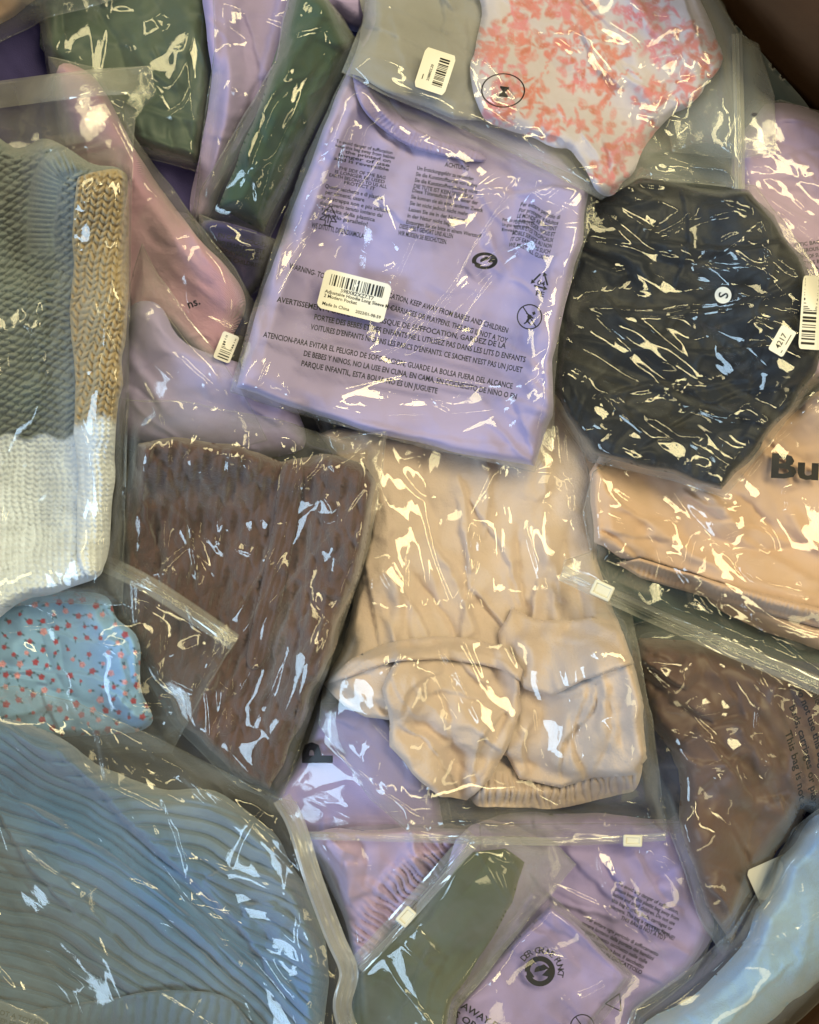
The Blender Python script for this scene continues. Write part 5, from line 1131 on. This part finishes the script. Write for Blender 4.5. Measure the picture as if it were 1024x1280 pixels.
cloth('body', [(-80, 900), (0, 898), (60, 915), (130, 960), (200, 985), (270, 990), (330, 1030), (360, 1070), (392, 1130), (410, 1200), (405, 1290), (400, 1400), (-80, 1400)], M['rib'], af=(7, 40, 19, (0, 920, 390, 1280), 9, (100, 220), 15), t=38, roll=24, und=(8, 110), parent=g, fine=ribz, color=ribcol, step=1.8, strokes=[
    ('s', [(60, 930), (120, 985), (190, 1060), (290, 1150), (360, 1250)], 18, 9), ('s', [(350, 1230), (260, 1170), (160, 1080), (0, 985)], 12, 12), ('s', [(365, 1110), (330, 1090), (290, 1085), (250, 1100)], 14, 7), ('s', [(370, 1150), (340, 1130), (300, 1130)], 14, 7), ('v', [(230, 1080), (300, 1130), (340, 1180)], 8, 12), ('s', [(100, 1290), (170, 1240), (250, 1235), (330, 1270)], 9, 9), ('r', [(330, 1100), (350, 1160), (350, 1220)], 8, 16), ('v', [(300, 1110), (330, 1150), (330, 1200)], 8, 10)])
cloth('sleeve', [(-60, 1240), (40, 1262), (120, 1250), (220, 1238), (300, 1262), (340, 1400), (-60, 1400)], M['rib'], t=2, roll=6, und=(2, 60), parent=g, color=colfn('#61768f'), step=2, fine=lambda X, Y: 5*np.abs(np.sin((X+.15*Y+(vn(X/40, Y/40, 83)-.5)*14)*math.pi/15))**.6)
film(b, rb, M['film_haze'], seed=36, rough=(1.2, 24, 40, 3), wave=(5, 80), calm=.42, tentR=18,
     creases=[('c', [(55, 872), (110, 910), (160, 955), (200, 970), (240, 955)], 4, 3.5), ('c', [(120, 905), (130, 960), (135, 985)], 5, 3.5), ('c', [(150, 1000), (190, 1060), (240, 1130), (300, 1210)], 3.5, 5), ('c', [(160, 905), (185, 930), (195, 950)], 4, 4), ('c', [(225, 965), (260, 1000), (305, 1020)], 6, 5), ('c', [(200, 960), (250, 985), (300, 1015)], 3, 4),
              ('c', [(238, 895), (220, 940), (185, 960)], 3, 4), ('c', [(345, 1000), (310, 1040), (290, 1090)], 3, 5), ('c', [(280, 940), (330, 985), (345, 1000)], 2.5, 4), ('c', [(240, 905), (290, 950), (320, 985)], 2.5, 4), ('c', [(290, 1180), (310, 1250), (320, 1290)], 2.5, 5), ('c', [(20, 1210), (60, 1250), (80, 1290)], 3, 6), ('c', [(380, 1120), (375, 1180), (400, 1250)], 3, 6)],
     clusters=[(55, 895, 16, 34, -20, 5, 8), (150, 910, 30, 16, 25, 5.5, 8), (190, 900, 24, 20, 0, 4.5, 9), (250, 1010, 30, 16, 35, 5.5, 9), (125, 960, 14, 26, 0, 4.5, 8), (258, 1075, 20, 12, 0, 4, 9), (300, 990, 26, 22, 30, 3.5, 10), (345, 1240, 40, 40, 0, 3, 14), (200, 1130, 60, 20, 45, 2, 14)])
ribbon('zip_strip', cr([(352, 998), (370, 1030), (392, 1100), (418, 1170), (436, 1215), (428, 1260), (446, 1320), (452, 1400)], 6), 24, M['zip_white'], b, lift=2.0, prof=[(-1, 0), (-.7, 1), (-.6, 3), (-.5, 1), (-.1, 1.4), (0, 3.6), (.15, 3.8), (.25, 1.6), (.5, 1.6), (.6, 3.4), (.72, 3.4), (.8, 1), (1, 0)], smoothH=6)
b = thing('plastic_bag', 'printed bag corner with blue lettering below the ribbed knit', 'bag', 'clear plastic clothes bags')
film(b, [(-60, 1246), (0, 1250), (50, 1272), (90, 1300), (100, 1400), (-60, 1400)], M['film_milky'], seed=37)
text(b, ['NOT A TOY PLEASE', 'KEEP FROM CHILDREN'], -8, 1266, 16, 9, 10, mat=M['teal'])
print("SCRIPT SECONDS", round(time.time()-T0, 1))
